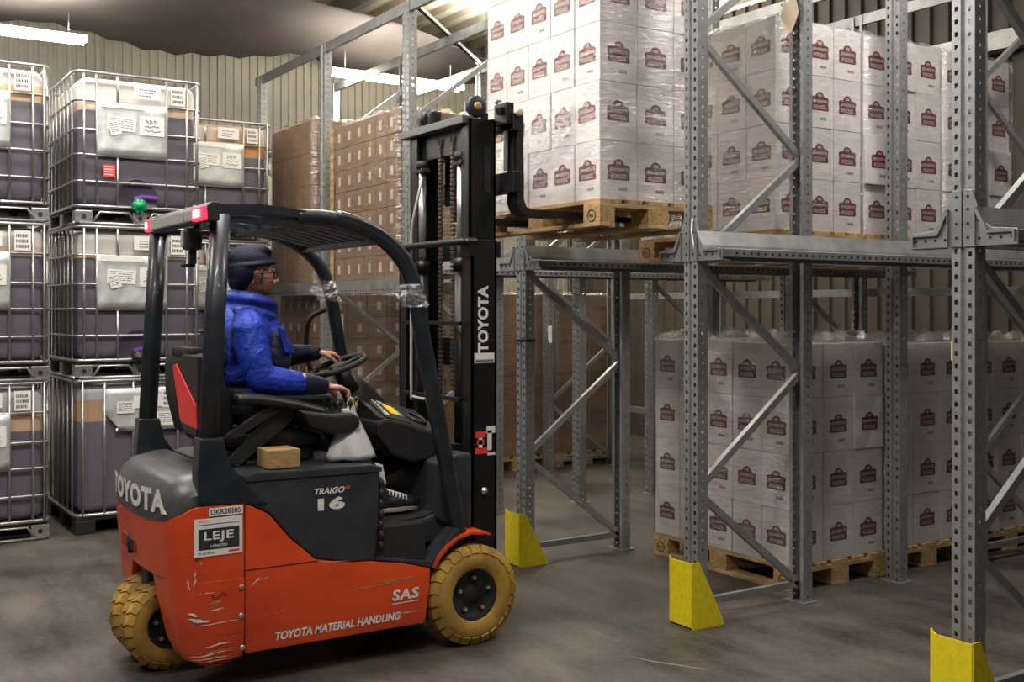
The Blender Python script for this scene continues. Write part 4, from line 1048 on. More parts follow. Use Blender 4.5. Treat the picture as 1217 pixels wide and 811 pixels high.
m.prism([(1.57,.93),(1.62,.90),(1.86,1.08),(1.93,1.16),(1.80,1.16)], 'x', .272, .296, 0, .004); fb(m, 'arm_bracket', 'mast_grey')
# armrest with lever console
m = MB(); m.tube(smooth_curve([(.32,1.60,1.205),(.32,1.70,1.200),(.32,1.88,1.165),(.32,2.02,1.125)],4), [(.026,.045)]*13, 14, up=(0,0,1)); fb(m, 'armrest', 'seatvinyl')
m = MB(); m.prism([(1.87,1.150),(2.02,1.125),(2.13,1.125),(2.165,1.10),(2.165,1.06),(2.12,1.030),(2.03,1.028),(1.93,1.065)], 'x', .215, .405, 0, .018, bseg=3); cn = fb(m, 'lever_console', 'blackplastic'); smooth_angle(cn, 50)
for i in range(4):
    y = 2.05+.028*i; x = .23+.04*i
    m = MB(); m.tube([(x,y,1.11),(x,y+.004,1.155)], .006, 8); m.ell((x,y+.004,1.165), (.012,.012,.016)); m.build('hydraulic_lever', M['rubber'], cn)
m = MB(); m.box(.23,.30,2.02,2.05,1.122,1.145,0,None,.005); m.box(.33,.36,2.10,2.13,1.11,1.14,0,None,.005); m.build('lever_bezel', M['paper'], cn)
# mast ------------------------------------------------------------------------
def chan(m, x0, x1, y0, y1, z0, z1, open_to, t=.014):
    """rolled channel: web on the outer side, flanges front and back"""
    web = (x1-t, x1) if open_to < 0 else (x0, x0+t)
    m.box(*web, y0, y1, z0, z1, 0, None, .002); m.box(x0, x1, y0, y0+t, z0, z1, 0, None, .002); m.box(x0, x1, y1-t, y1, z0, z1, 0, None, .002)
for s in (1, -1):
    m = MB(); x0, x1 = (.31,.39) if s > 0 else (-.39,-.31)
    chan(m, x0, x1, 2.77, 2.915, .075, 1.945, -s)
    fb(m, 'outer_mast_rail', 'mast')
    m = MB(); x0, x1 = (.235,.318) if s > 0 else (-.318,-.235)
    chan(m, x0, x1, 2.80, 2.955, .78, 2.56, -s)
    fb(m, 'inner_mast_rail', 'mast')
    m = MB(); m.tube([(s*.205,2.815,.70),(s*.205,2.815,1.80)], .034, 14); m.tube([(s*.205,2.815,1.80),(s*.205,2.815,1.86)], .04, 14); cy = fb(m, 'lift_cylinder', 'mast')
    m = MB(); m.tube([(s*.205,2.815,1.80),(s*.205,2.815,2.37)], .020, 14); rd = m.build('piston_rod', M['chrome'], cy)
    m = MB(); m.tube([(s*.205,2.815,2.36),(s*.205,2.815,2.40)], .034, 12); m.box(s*.205-.03,s*.205+.055*s+.03*0+.0,2.80,2.86,2.33,2.355) if 0 else None; m.box(min(s*.16,s*.25),max(s*.16,s*.25),2.79,2.84,2.335,2.36,0,None,.004); m.build('rod_clamp', M['rubber'], cy)
# grey head bar and cross members
m = MB(); m.box(-.40,.30,2.77,2.83,2.535,2.575,0,None,.004); fb(m, 'mast_head_bar', 'greybar')
m = MB(); m.box(-.31,.31,2.92,2.95,1.30,1.45,0,None,.004); fb(m, 'inner_cross_member', 'mast'); m = MB(); m.box(-.31,.31,2.83,2.95,2.40,2.545,0,None,.006); fb(m, 'inner_cross_member', 'mast')
m = MB(); m.tube(smooth_curve([(.385,2.80,1.935),(.375,2.745,1.935),(.30,2.72,1.935),(-.30,2.72,1.935),(-.375,2.745,1.935),(-.385,2.80,1.935)],5), .018, 10); m.box(-.39,.39,2.915,2.94,1.86,1.94,0,None,.004); m.box(.31,.395,2.75,2.80,1.86,1.955,0,None,.006); fb(m, 'outer_cross_member', 'mast')
for q in ((-.30,.30,2.915,2.935,.25,.42),(-.31,.31,2.72,2.76,.86,.93),(-.31,.31,2.74,2.765,1.14,1.16),(-.31,.31,2.74,2.765,1.52,1.54)):
    m = MB(); m.box(*q, 0, None, .002); fb(m, 'lower_cross_member', 'mast')
m = MB(); m.lathe([(0,.018),(.012,.018),(.012,.011),(.018,.011),(.018,0)], 14, 0, Matrix.Translation((.39,2.84,.70))); fb(m, 'mast_pivot_bolt', 'chrome')
m = MB(); m.box(.39,.3915,2.775,2.915,1.004,1.008); fb(m, 'rail_seam', 'mast_grey')
m = MB(); chan(m, .30,.316,2.82,2.88,2.10,2.44,-1,.006); m.box(.3185,.322,2.885,2.925,2.19,2.42,0,None,.002); fb(m, 'wear_plate', 'mast_grey')
# chains
for x in (.10, -.03):
    m = MB(); z = 1.18
    while z < 2.47: m.box(x-.014,x+.014,2.822,2.838,z,z+.017,0,None,.002); m.box(x-.009,x+.009,2.818,2.842,z+.008,z+.014); z += .0235
    fb(m, 'lift_chain', 'chain')
    m = MB(); m.lathe([(-.02,.045),(-.012,.036),(.012,.036),(.02,.045)], 20, 0, Matrix.Translation((x,2.865,2.475))); fb(m, 'chain_sheave', 'mast_grey')
m = MB(); m.lathe([(-.05,.03),(-.05,.042),(-.035,.048),(.0,.048),(.0,.03)], 20, 0, Matrix.Translation((-.14,2.83,2.62))); m.box(-.19,-.08,2.80,2.87,2.56,2.66,0,None,.02); fb(m, 'hose_pulley_far', 'mast')
bpy.data.objects['hose_pulley_far'].name = 'hose_sheave'
m = MB(); m.lathe([(-.02,.0),(-.02,.045),(-.012,.055),(.012,.055),(.018,.046),(.018,.02)], 24, 0, Matrix.Translation((.28,2.86,2.625))); rl = fb(m, 'mast_top_roller', 'mast_grey')
m = MB(); m.lathe([(.016,.022),(.024,.022),(.026,.012),(.026,.0)], 16, 0, Matrix.Translation((.28,2.86,2.625))); m.build('roller_hub', M['brass'], rl)
m = MB(); m.tube(smooth_curve([(-.20,2.80,2.30),(-.15,2.78,2.30),(-.13,2.76,2.24),(-.15,2.74,2.12),(-.19,2.74,1.98),(-.19,2.74,1.60),(-.19,2.74,1.16),(-.17,2.74,1.135),(-.04,2.74,1.13)],5), .008, 8); fb(m, 'hydraulic_hose', 'lamp_grey')
# tilt cylinder
m = MB(); m.tube([(.25,2.60,.52),(.25,2.76,.66)], .03, 12); fb(m, 'tilt_cylinder', 'mast')
# carriage and forks
m = MB()
m.box(-.43,.43,2.99,3.035,2.500,2.585,0,None,.004); m.box(-.43,.43,2.99,3.035,2.19,2.295,0,None,.004)
for s in (1,-1): m.box(min(s*.12,s*.19),max(s*.12,s*.19),2.945,2.99,2.16,2.62,0,None,.004)
m.box(.30,.42,2.955,3.00,2.53,2.64,0,None,.006); m.box(.355,.40,2.93,3.00,2.58,2.615,0,None,.006)
car = fb(m, 'fork_carriage', 'mast')
m = MB(); m.box(.36,.375,2.975,2.99,2.30,2.50); fb(m, 'carriage_scale_strip', 'chrome')
m = MB(); m.lathe([(0,.022),(.012,.022),(.018,.012),(.018,0)], 14, 0, Matrix.Translation((.428,3.02,2.592))); fb(m, 'carriage_end_bolt', 'tagcream')
m = MB(); m.tube([(.30,2.97,2.60),(.30,2.97,2.655)], .009, 8); m.box(.275,.325,2.955,2.985,2.655,2.663); fb(m, 'locking_pin', 'chrome')
for x in (.345, -.245):
    m = MB(); z0, z1 = 2.074, 2.112
    m.prism([(3.035,2.60),(3.075,2.60),(3.078,2.16),(3.095,2.122),(3.13,z1),(3.30,z1),(3.85,z0+.020),(4.05,z0+.008),(4.05,z0+.002),(3.85,z0),(3.10,z0),(3.055,2.095),(3.036,2.14)], 'x', x-.048, x+.048, 0, .004)
    fb(m, 'fork', 'forksteel')
# markings ---------------------------------------------------------------------
def side_text(s, y, z, w, h, mats='whiteworn', bold=.02, sp=1., up=(0,0,1), right=(0,1,0), x=.5325, shear=0., name='side_lettering'):
    m = MB(); put_text(m, s, (x,y,z), right, up, w, h, 0, bold, sp, shear); return fb(m, name, mats, recalc=False)
side_text('TOYOTA MATERIAL HANDLING', 2.00, .198, .60, .036, bold=.03, shear=.2)
side_text('SAS', 2.33, .292, .135, .050, bold=.035, sp=1.1, shear=.1)
m = MB(); m.quad((.5325,2.262,.252), (0,1,0), (0,0,1), .135, .004); fb(m, 'logo_underline', 'whiteworn')
side_text('TRAIGO', 1.955, .800, .145, .028, bold=.03, shear=.25, x=.5245); side_text('48', 2.043, .806, .026, .018, 'orange', .03, x=.5245)
side_text('16', 1.968, .742, .130, .056, bold=.05, sp=1.05, x=.5245)
side_text('TOYOTA', 2.835, 1.552, .335, .062, bold=.045, sp=1.06, up=(0,-1,0), right=(0,0,1), x=.3915)
m = MB(); m.box(.3905,.392,2.785,2.90,1.335,1.385); m.box(.392,.3923,2.79,2.895,1.337,1.352,1); fb(m, 'rail_label', ['paper','barcode'])
m = MB()
m.box(.3905,.392,2.79,2.86,.885,.915,0); m.box(.3905,.392,2.79,2.85,.965,.995,0); m.box(.3905,.392,2.86,2.885,.90,1.00,1); m.box(.3905,.392,2.86,2.905,.875,.89,1); m.box(.3905,.392,2.81,2.83,.91,.97,1)
m.box(.3905,.392,2.80,2.84,.93,.955,0); m.box(.3905,.392,2.855,2.905,.985,1.02,1)
fb(m, 'warning_decal', ['redsticker','whiteworn'])
# LEJE sticker
def wrapx(y): return .536+.0
m = MB(); T = None
m.box(.5355,.537,1.355,1.558,.578,.735,0); m.box(.537,.5374,1.372,1.545,.605,.692,1); m.box(.5355,.537,1.415,1.560,.742,.776,0)
put_text(m, 'LEJE', (.5378,1.458,.657), (0,1,0), (0,0,1), .125, .046, 2, .022, 1.08); put_text(m, 'LANGTID', (.5378,1.458,.620), (0,1,0), (0,0,1), .070, .011, 2, .03)
put_text(m, 'TOYOTA', (.5376,1.392,.724), (0,1,0), (0,0,1), .045, .008, 3, .03); m.box(.537,.5374,1.37,1.548,.708,.711,1)
put_text(m, '70 20 00 00', (.5376,1.405,.591), (0,1,0), (0,0,1), .07, .008, 1, .02); m.box(.537,.5374,1.50,1.545,.587,.596,3)
put_text(m, 'DKR28285', (.5376,1.487,.759), (0,1,0), (0,0,1), .128, .022, 1, .02)
fb(m, 'rental_sticker', ['paper','hood','whiteworn','redsticker'])
# scrapes on the counterweight side: worn streaks of bare filler with their own shape
rnd = random.Random(9)
def surf(d, z=.4, off=.0014):
    """point on the counterweight skin: d = distance along the side measured as y, wraps round the rear corner"""
    w, r, yr = .5335, .14, 1.288
    if d > yr+r: return Vector((w+off+.001, d, z))
    a = min(1.5, (yr+r-d)/r); return Vector((w-r+(r+off)*math.cos(a), yr+r-(r+off)*math.sin(a), z))
def streak(y, z, l, h, ang=0., mi='whiteworn', rough=.5):
    n = max(6, int(l/.012)); m = MB(); top = []; bot = []; jz = 0
    for i in range(n+1):
        t = i/n; p = surf(y+l*t); jz += rnd.uniform(-1,1)*h*.25; w = h*math.sin(math.pi*min(.97,max(.03,t)))*rnd.uniform(1-rough,1)
        zz = z+math.tan(ang)*l*t+jz
        top.append((p.x, p.y, zz+w/2)); bot.append((p.x, p.y, zz-w/2))
    m.add(top+bot, [(i, i+1, n+2+i, n+1+i) for i in range(n)]); fb(m, 'paint_scrape', mi, recalc=False)
def gouge(y, z0, z1, w, lean=0., mi='whiteworn'):
    n = 9; m = MB(); L = []
    for i in range(n+1):
        t = i/n; ww = w*math.sin(math.pi*min(.95,max(.06,t)))*rnd.uniform(.4,1); yy = y+lean*t+rnd.uniform(-.003,.003); zz = z0+(z1-z0)*t
        a, c, b = surf(yy-ww/2, zz, .0035), surf(yy, zz, .0035), surf(yy+ww/2, zz, .0035); L += [a, c, b]
    m.add(L, [f for i in range(n) for f in ((3*i,3*i+1,3*i+4,3*i+3),(3*i+1,3*i+2,3*i+5,3*i+4))]); fb(m, 'paint_gouge', mi, recalc=False)
gouge(1.325,.475,.60,.014,.012); gouge(1.338,.44,.52,.012,-.01); gouge(1.362,.49,.545,.010); gouge(1.355,.455,.49,.008,.01); gouge(1.385,.545,.575,.006)
for a in [(1.33,.345,.045,.014,-.3),(1.33,.318,.09,.014,-.1),(1.35,.308,.07,.010,.05),(1.42,.347,.06,.010,.1),(1.36,.292,.20,.004,.03),(1.36,.425,.09,.004),(1.42,.205,.09,.006,.08),(1.40,.198,.05,.004,.1)]: streak(*a)
for a in [(1.33,.165,.19,.008,.05),(1.34,.152,.17,.007,.02),(1.37,.142,.15,.004,0)]: streak(*a[:5], 'tagcream', .8)
for a in [(1.42,.382,.05,.014,.1,'block'),(1.37,.375,.13,.003,0,'block'),(1.36,.47,.14,.003,-.05,'block'),(1.345,.178,.20,.004,.03,'block'),(1.42,.41,.04,.03,.1,'redworn'),(1.45,.405,.05,.025,.1,'redworn')]: streak(*a)
def flat_streak(y, z, l, h, ang=0., mi='whiteworn'):
    n = 10; m = MB(); top = []; bot = []
    for i in range(n+1):
        t = i/n; w = h*math.sin(math.pi*min(.97,max(.03,t)))*rnd.uniform(.3,1); zz = z+math.tan(ang)*l*t
        top.append((.5315, y+l*t, zz+w/2)); bot.append((.5315, y+l*t, zz-w/2))
    m.add(top+bot, [(i, i+1, n+2+i, n+1+i) for i in range(n)]); fb(m, 'paint_scrape', mi, recalc=False)
for a in [(1.595,.425,.05,.012,.7,'tagcream'),(1.62,.445,.06,.004,.2,'tagcream'),(2.02,.345,.40,.007,.03,'block'),(2.16,.36,.26,.008,.02,'block'),(1.64,.30,.25,.003,.0,'block'),(2.22,.205,.20,.012,0,'block'),(1.90,.493,.16,.003,-.1,'tagcream'),(1.72,.40,.10,.002,0,'block')]: flat_streak(*a)

# loose things on the forklift
m = MB(); m.box(.33,.475,1.695,1.842,.9025,.985,0,None,.006); tag(m.build('wood_offcut', M['woodblock'], loc=(-5.03,0,.004)), 'small block of pale wood on the battery cover beside the seat', 'wood block')
# white carrier bag hung from the console, reaching down to the foot space
m = MB(); rnd = random.Random(12); K = 22; secs = [(1.165,2.145,.014,.012),(1.12,2.145,.026,.018),(1.05,2.145,.060,.040),(.98,2.140,.090,.065),(.93,2.140,.112,.080),(.908,2.145,.115,.080)]
vs = []
for (z, y, ry, rx) in secs:
    for k in range(K):
        a = 2*math.pi*k/K; f = 1+.10*math.sin(5*a+z*9)+rnd.uniform(-.03,.03)
        vs.append((.34+rx*f*math.cos(a), y+ry*f*math.sin(a), z+rnd.uniform(-.004,.004)))
m.add(vs, [(q*K+k, q*K+(k+1) % K, (q+1)*K+(k+1) % K, (q+1)*K+k) for q in range(len(secs)-1) for k in range(K)]+[tuple((len(secs)-1)*K+k for k in range(K))], 0, True)
bg = m.build('carrier_bag', M['bag'], loc=(-5.03,0,0)); tag(bg, 'white plastic carrier bag hanging from the lever console in the cab', 'bag')
m = MB(); m.tube(smooth_curve([(.33,2.13,1.16),(.335,2.145,1.19),(.34,2.155,1.17),(.345,2.145,1.15)],5), .005, 6); m.add([(.47,2.205,.90),(.47,2.245,.885),(.475,2.26,.80),(.478,2.235,.79),(.475,2.222,.85)], [(0,1,2,3,4)])
ob = m.build('bag_handle', M['bag'], bg); 
m = MB(); m.tube([(.345,2.17,1.165),(.345,2.17,1.13)], .006, 6); m.tube([(.345,2.17+.012*math.cos(t),1.18+.012*math.sin(t)) for t in [i*.6 for i in range(11)]], .003, 6); ob = m.build('bag_hook', M['brass'], FK, OFF)

# ================================================================== driver
def remesh(o, vox, smooth=2, fac=.5):
    r = o.modifiers.new('r', 'REMESH'); r.mode = 'VOXEL'; r.voxel_size = vox; r.use_smooth_shade = True
    if smooth: s = o.modifiers.new('s', 'SMOOTH'); s.iterations = smooth; s.factor = fac
    return o
HIP = Vector((-5.03, 1.70, 1.05))
PO = (0, -1.70, -1.05)
def limb(m, pts, rs, n=14, flat=1.):
    m.tube(pts, rs, n, 0, True, True, flat)
    for p, r in zip(pts, rs):
        rr = r if not isinstance(r, tuple) else r[0]
        m.ell(p, (rr*.98,)*3, seg=14, rings=9)
def hand(m, wrist, fwd, down, side, curls, spread=.0, thumb_dir=None, L=1.0, thumb_curl=.5):
    """side points to the thumb"""
    W, F, D, S = Vector(wrist), Vector(fwd).normalized(), Vector(down).normalized(), Vector(side).normalized()
    rot = Matrix((S, F, -D)).transposed()
    mt = Matrix.Translation(W+F*.048) @ rot.to_4x4()
    for (a, b, rx, ry, rz) in ((0,0,.036,.050,.015),(.016,.018,.021,.034,.015),(-.018,.018,.020,.032,.014),(0,-.03,.027,.028,.019)):
        bm = bmesh.new(); bmesh.ops.create_uvsphere(bm, u_segments=18, v_segments=12, radius=1)
        m.bm(bm, 0, mt @ Matrix.Translation((a,b,0)) @ Matrix.Diagonal((rx,ry,rz,1)), True)
    for i, (off, ln, r) in enumerate(((.029,.070,.0088),(.010,.079,.0092),(-.010,.073,.0088),(-.028,.057,.0076))):
        p = W+F*(.088-abs(off)*.15)+S*off; d = (F+S*(off*spread)).normalized(); pts = [W+F*.045+S*off*.8, p]; rs = [r*1.05, r*1.08]; ang = 0
        for q, seg in enumerate((.44,.31,.25)):
            ang += curls[q]*(1+.12*i)
            dd = (d*math.cos(ang)+D*math.sin(ang)).normalized(); p = p+dd*ln*seg*L; pts.append(p); rs.append(r*(.98-.10*q))
        limb(m, pts, rs, 10)
    t0 = W+F*.022+S*.026; td = Vector(thumb_dir).normalized() if thumb_dir else (F*.7+S*.6+D*.25).normalized()
    pts = [t0, t0+td*.034, t0+td*.034+(td+D*thumb_curl*.6+F*.3).normalized()*.030, t0+td*.034+(td+D*thumb_curl*.6+F*.3).normalized()*.030+(td*.4+D*thumb_curl+F*.6).normalized()*.024]
    limb(m, pts, [.0125,.0115,.0105,.0085], 10)
b = MB()
# head
HX = 0.
b.ell((0,1.782,1.812), (.076,.100,.098)); b.ell((0,1.83,1.760), (.064,.062,.070)); b.ell((0,1.835,1.722), (.056,.052,.056)); b.ell((0,1.858,1.690), (.032,.028,.022)); b.ell((0,1.868,1.686), (.018,.018,.016))
for s in (1,-1):
    b.ell((s*.052,1.80,1.712), (.020,.042,.026)); b.ell((s*.036,1.862,1.742), (.022,.022,.020)); b.ell((s*.030,1.878,1.789), (.026,.013,.009))
    b.ell((s*.078,1.790,1.752), (.009,.019,.031)); b.ell((s*.080,1.784,1.770), (.010,.014,.012)); b.ell((s*.010,1.897,1.733), (.009,.012,.009))
b.ell((0,1.884,1.790), (.022,.010,.012)); b.tube([(0,1.885,1.782),(0,1.902,1.760),(0,1.918,1.740)], [.008,.010,.011], 10); b.ell((0,1.912,1.737), (.012,.013,.009)); b.ell((0,1.882,1.724), (.024,.014,.012))
b.ell((0,1.888,1.713), (.022,.009,.0055)); b.ell((0,1.886,1.702), (.019,.009,.006))
limb(b, [(0,1.755,1.58),(0,1.770,1.64),(0,1.785,1.71)], [.060,.056,.056])
# trunk, arms, legs
b.ell((0,1.745,1.46), (.155,.105,.16)); b.ell((0,1.73,1.28), (.145,.105,.14)); b.ell((0,1.725,1.15), (.165,.115,.09)); b.ell((0,1.75,1.56), (.15,.07,.06))
limb(b, [(.19,1.72,1.53),(.235,1.735,1.29)], [.050,.042]); limb(b, [(.235,1.735,1.29),(.245,1.88,1.262),(.25,2.045,1.243)], [.042,.038,.026])
limb(b, [(-.19,1.77,1.51),(-.235,1.93,1.355)], [.050,.042]); limb(b, [(-.235,1.93,1.355),(-.205,2.06,1.370),(-.150,2.188,1.382)], [.042,.038,.026])
for s in (1,-1):
    kx = .145 if s > 0 else -.13; ax = .225 if s > 0 else -.15
    limb(b, [(s*.09,1.73,1.125),(kx,2.10,1.115)], [.075,.055]); limb(b, [(kx,2.10,1.115),(ax*.95,2.20,.93),(ax,2.345,.70)], [.054,.050,.036])
    limb(b, [(ax,2.345,.69),(ax,2.44,.655),(ax,2.52,.655)], [.034,.030,.022])
hand(b, (.25,2.050,1.240), (.05,1,-.12), (0,-.12,-1), (-1,.05,0), (.25,.65,.45), thumb_dir=(-.35,.75,-.65), thumb_curl=.6)
hand(b, (-.150,2.180,1.382), (.22,1,-.10), (-.05,-.10,-1), (1,-.2,0), (.50,.70,.55), thumb_dir=(.65,.75,-.45), thumb_curl=.5, L=.95)
body = b.build('person', M['skin'], None, HIP)
body.data.transform(Matrix.Translation((0,-1.70,-1.05)))
remesh(body, .0036, 2, .4)
tag(body, 'seated driver in blue and navy jacket, dark cap and glasses, hand on steering wheel', 'person')
def pb(m, name, mt, **k): return m.build(name, M[mt] if isinstance(mt, str) else mt, body, PO, **k)
# jacket: blue with navy panels, cut by position on the garment
def jacket_mat():
    m, nt, bs = new_mat('jacket_cloth'); bs.inputs['Roughness'].default_value = .62
    tc = nt.nodes.new('ShaderNodeTexCoord'); sp = nt.nodes.new('ShaderNodeSeparateXYZ'); nt.links.new(tc.outputs['Object'], sp.inputs[0])
    def cmp(sock, v, gt=True):
        n = nt.nodes.new('ShaderNodeMath'); n.operation = 'GREATER_THAN' if gt else 'LESS_THAN'; nt.links.new(sock, n.inputs[0]); n.inputs[1].default_value = v; return n.outputs[0]
    def op(o, a, b2):
        n = nt.nodes.new('ShaderNodeMath'); n.operation = o; nt.links.new(a, n.inputs[0])
        if isinstance(b2, (int, float)): n.inputs[1].default_value = b2
        else: nt.links.new(b2, n.inputs[1])
        return n.outputs[0]
    X, Y, Z = sp.outputs
    lin = op('ADD', Y, op('MULTIPLY', Z, -.35))          # slanted chest seam
    a = op('MULTIPLY', cmp(lin, 1.825-.35*1.45), cmp(Z, 1.50, False))
    a = op('MULTIPLY', a, cmp(X, .186, False))
    c = cmp(Y, 1.935)
    d = op('MULTIPLY', cmp(Z, 1.275, False), op('MULTIPLY', cmp(Y, 1.70, False), cmp(X, .2, False)))
    e = op('MULTIPLY', cmp(X, -.10, False), cmp(Z, 1.53, False))
    f = op('MULTIPLY', cmp(Y, 1.625, False), cmp(Z, 1.52, False))
    k = op('MAXIMUM', op('MAXIMUM', a, c), op('MAXIMUM', f, op('MAXIMUM', d, e)))
    mx = nt.nodes.new('ShaderNodeMix'); mx.data_type = 'RGBA'; nt.links.new(k, mx.inputs[0])
    mx.inputs[6].default_value = (.003,.029,.36,1); mx.inputs[7].default_value = (.0065,.009,.035,1)
    nt.links.new(mx.outputs[2], bs.inputs['Base Color'])
    n = nt.nodes.new('ShaderNodeTexNoise'); n.inputs['Scale'].default_value = 13; n.inputs['Detail'].default_value = 3; n.inputs['Distortion'].default_value = .6
    nt.links.new(tc.outputs['Object'], n.inputs['Vector'])
    bp = nt.nodes.new('ShaderNodeBump'); bp.inputs['Strength'].default_value = .75; bp.inputs['Distance'].default_value = .025
    nt.links.new(n.outputs['Fac'], bp.inputs['Height']); nt.links.new(bp.outputs['Normal'], bs.inputs['Normal'])
    return m
J = MB()
J.ell((0,1.745,1.45), (.185,.150,.19)); J.ell((0,1.745,1.31), (.185,.165,.17)); J.ell((0,1.755,1.20), (.195,.175,.10)); J.ell((0,1.735,1.545), (.170,.110,.075)); J.ell((0,1.66,1.42), (.16,.085,.20)); J.ell((0,1.850,1.39), (.170,.125,.18)); J.ell((0,1.85,1.52), (.12,.08,.07)); J.ell((0,1.82,1.26), (.17,.125,.10))
limb(J, [(.165,1.71,1.545),(.215,1.70,1.50),(.250,1.715,1.38),(.262,1.735,1.292)], [.070,.083,.074,.066]); limb(J, [(.262,1.735,1.290),(.262,1.83,1.272),(.258,1.93,1.258),(.252,2.035,1.243)], [.066,.063,.056,.042])
limb(J, [(-.165,1.74,1.54),(-.215,1.79,1.48),(-.245,1.935,1.350)], [.070,.080,.064]); limb(J, [(-.245,1.935,1.350),(-.222,2.02,1.362),(-.195,2.10,1.374),(-.157,2.175,1.382)], [.064,.060,.052,.040])
for s in (1,):   # cloth folds at elbow and shoulder
    for (p, q, r) in (((.30,1.70,1.36),(.315,1.75,1.315),.012),((.31,1.72,1.30),(.30,1.80,1.31),.010),((.285,1.66,1.43),(.315,1.72,1.41),.012),((.25,1.80,1.34),(.29,1.77,1.27),.012),((.30,1.86,1.30),(.31,1.88,1.24),.009),((.295,1.92,1.295),(.305,1.93,1.23),.008),((.15,1.65,1.60),(.22,1.68,1.56),.012)):
        J.tube([p, q], [r, r*.8], 8)
# high collar
rng = []
for k in range(25):
    a = 2*math.pi*k/24; rng.append((.0+.088*math.cos(a), 1.785+.100*math.sin(a), 1.635-.020*math.sin(a)))
J.tube(rng, [.030]*25, 10, 0, False); J.tube([(x*.93, 1.785+(y-1.785)*.93, z-.035) for x, y, z in rng], .036, 10, 0, False); J.tube([(x*.90, 1.785+(y-1.785)*.90, z+.026) for x, y, z in rng], .017, 8, 0, False)
J.tube([(x*1.1, 1.78+(y-1.785)*1.0, z-.06) for x, y, z in rng], .036, 10, 0, False)
jk = pb(J, 'jacket', jacket_mat()); remesh(jk, .006, 3, .5)
m = MB(); m.add([(.172,1.850,1.515),(.160,1.885,1.505),(.135,1.945,1.41),(.138,1.935,1.395),(.165,1.885,1.40)], [(0,1,2,3,4)]); ob = pb(m, 'pocket_flap', 'blue', recalc=False); sd = ob.modifiers.new('t','SOLIDIFY'); sd.thickness = .010
m = MB(); m.bar([(.166,1.885,1.480),(.158,1.912,1.445)], .006, .010, 0, up=(0,1,0)); pb(m, 'red_piping', 'redsticker')
m = MB(); m.ell((.285,1.935,1.290), (.020,.010,.020)); pb(m, 'reflective_patch', 'whiteworn')
for (c, d2) in (((.252,2.036,1.243),(0,1,-.12)),((-.157,2.176,1.382),(.25,1,.05))):
    m = MB(); c = Vector(c); d2 = Vector(d2).normalized(); m.tube([c-d2*.035, c-d2*.01, c+d2*.008], [.045,.041,.036], 16); pb(m, 'cuff', 'navy')
# trousers
t = MB()
t.ell((0,1.735,1.145), (.185,.140,.085))
for s in (1,-1):
    kx = .145 if s > 0 else -.13; ax = .225 if s > 0 else -.15
    limb(t, [(s*.09,1.74,1.135),(kx,2.09,1.125)], [.090,.074]); limb(t, [(kx,2.10,1.118),(ax*.95,2.20,.93),(ax,2.325,.735)], [.072,.066,.056])
tr = pb(t, 'trousers', 'trouser'); remesh(tr, .008, 3)
# shoes
for s in (1,-1):
    ax = .225 if s > 0 else -.15
    m = MB(); m.ell((ax,2.36,.672), (.040,.055,.055)); m.ell((ax,2.43,.665), (.043,.070,.042)); m.ell((ax,2.50,.658), (.046,.062,.034)); m.ell((ax,2.35,.70), (.040,.042,.045))
    sh = pb(m, 'shoe', 'shoe'); remesh(sh, .005, 3)
    m = MB(); m.prism([(ax+.043*math.cos(a)*(1 if math.sin(a) < 0 else 1.12), 2.435+.125*math.sin(a)) for a in [i*math.pi/12 for i in range(24)]], 'z', .618, .638, 0, .005); so = m.build('sole', M['sole'], sh); 
    for i in range(6):
        m = MB(); y = 2.385+i*.018; z = .725-i*.0065
        m.tube([(ax+.035,y,z-.022),(ax+.022,y+.008,z-.004),(ax-.01,y-.004,z+.003)], .0045, 6); m.build('lace', M['white'], sh)
# cap and hair
m = MB(); m.ell((0,1.778,1.836), (.086,.112,.074)); m.ell((0,1.800,1.872), (.072,.088,.036)); m.ell((0,1.738,1.785), (.084,.068,.085)); m.ell((0,1.728,1.738), (.070,.050,.060)); m.ell((0,1.775,1.80), (.085,.035,.055))
m.tube([(.086*math.cos(a), 1.786+.109*math.sin(a), 1.812+.012*math.sin(a)) for a in [i*math.pi/12 for i in range(25)]], .012, 8, 0, False)
cp = pb(m, 'cap', 'cap'); remesh(cp, .005, 3)
# the cap stops at the brow: peakless, low at the nape
m = MB()
for s in (1,-1): m.ell((s*.0715,1.812,1.770), (.006,.012,.026))
hr = pb(m, 'hair', 'hair')
m = MB()
for s in (1,-1):
    T = Matrix.Translation((s*.034,1.896,1.765))
    m.tube([(s*.034+.024*math.cos(a), 1.898-.004*abs(math.cos(a)), 1.765+.016*math.sin(a)) for a in [i*math.pi/8 for i in range(17)]], .0022, 6, 0, False)
    m.tube([(s*.058,1.893,1.770),(s*.080,1.85,1.772),(s*.084,1.79,1.768),(s*.084,1.775,1.755)], .0022, 6)
m.tube([(-.010,1.898,1.768),(0,1.903,1.772),(.010,1.898,1.768)], .0022, 6); pb(m, 'glasses', 'lens')
for s in (1,-1):
    m = MB(); m.ell((s*.032,1.874,1.765), (.011,.009,.008)); e = pb(m, 'eye', 'paper'); m = MB(); m.ell((s*.032,1.8815,1.765), (.005,.0025,.005)); m.build('pupil', M['ink'], e)
    m = MB(); m.ell((s*.032,1.884,1.786), (.017,.006,.004)); pb(m, 'eyebrow', 'hair')

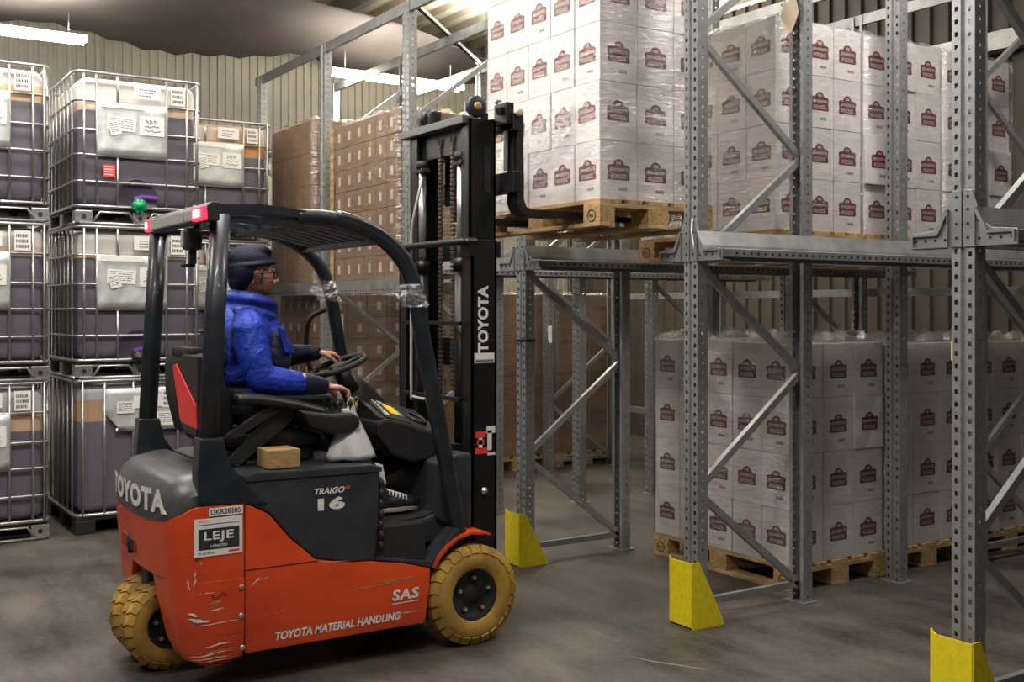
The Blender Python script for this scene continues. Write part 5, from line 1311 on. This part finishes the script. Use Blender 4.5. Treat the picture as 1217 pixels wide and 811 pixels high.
# ================================================================== floor scrape and light
m = MB(); m.add([(-3.98,3.20,0.0006),(-3.84,3.25,.0006),(-3.62,3.38,.0006),(-3.62,3.365,.0006),(-3.84,3.235,.0006)], [(0,1,2,3,4)]); tag(m.build('floor_scrape', M['concrete_mark']), 'pale curved scrape on the floor before the middle guard', 'scrape mark')
m = MB(); m.add([(-3.28,3.18,.0008),(-3.24,3.20,.004),(-3.22,3.16,.0008),(-3.26,3.145,.003)], [(0,1,2,3)]); tag(m.build('paper_scrap', M['paper']), 'tiny white scrap lying on the floor in front of the middle guard', 'litter')

def area(name, loc, sx, sy, power, col=(1,.95,.88), rot=(0,0,0)):
    l = bpy.data.lights.new(name, 'AREA'); l.shape = 'RECTANGLE'; l.size = sx; l.size_y = sy; l.energy = power; l.color = col
    o = bpy.data.objects.new(name, l); COL.objects.link(o); o.location = loc; o.rotation_euler = rot; return o
def unseen_overhead_light(x, y, p, L=1.5, up=.22):  # area lights without any fitting, one facing down and one up
    area('unseen_overhead_light', (x, y, 4.55), .25, L, p)
    area('unseen_overhead_light', (x, y, 4.60), .25, L, p*up, rot=(math.pi,0,0))
for (x, y, p) in ((-1.2,-1.2,25),(-2.3,.6,98),(-5.4,-1.2,95),(-4.8,1.7,135),(-7.6,1.0,85),(-.6,2.6,25),(-3.3,5.0,95),(-6.6,5.2,20)): unseen_overhead_light(x, y, p)  # unseen lights, placed to brighten the aisle and upper loads
unseen_overhead_light(-7.6, 3.6, 30, 1.5, 1.5); area('unseen_overhead_light', (-3.4, 7.9, 4.5), .3, 1.5, 26, rot=(R(150),0,0))  # added without fittings, mostly aimed up to brighten the roof
area('unseen_overhead_light', (-10.0, 7.0, 4.30), .5, 2.2, 210, rot=(math.pi,R(20),0)); area('unseen_overhead_light', (-9.3, 5.0, 4.35), .5, 2.2, 170, rot=(math.pi,R(20),0)); area('unseen_overhead_light', (-9.6, 7.2, 4.25), .3, 1.5, 45)  # unseen lights added beside the cloth, mainly to brighten the roof sheet
w = bpy.data.worlds.new('w'); SC.world = w; w.use_nodes = True
w.node_tree.nodes['Background'].inputs[0].default_value = (.95,.93,.95,1); w.node_tree.nodes['Background'].inputs[1].default_value = .07

# ================================================================== camera
cam = bpy.data.cameras.new('camera'); co = bpy.data.objects.new('camera', cam); COL.objects.link(co)
co.location = (0, 0, 1.604); co.rotation_euler = (R(90), 0, R(57.06))
cam.sensor_width = 36; cam.lens = 1303.1/1217*36; cam.shift_y = -(405.5-367.1)/1217; cam.clip_start = .05
SC.camera = co
SC.view_settings.view_transform = 'Standard'; SC.view_settings.look = 'None'; SC.view_settings.gamma = 1; SC.view_settings.use_curve_mapping = False
SC.view_settings.exposure = 0.0
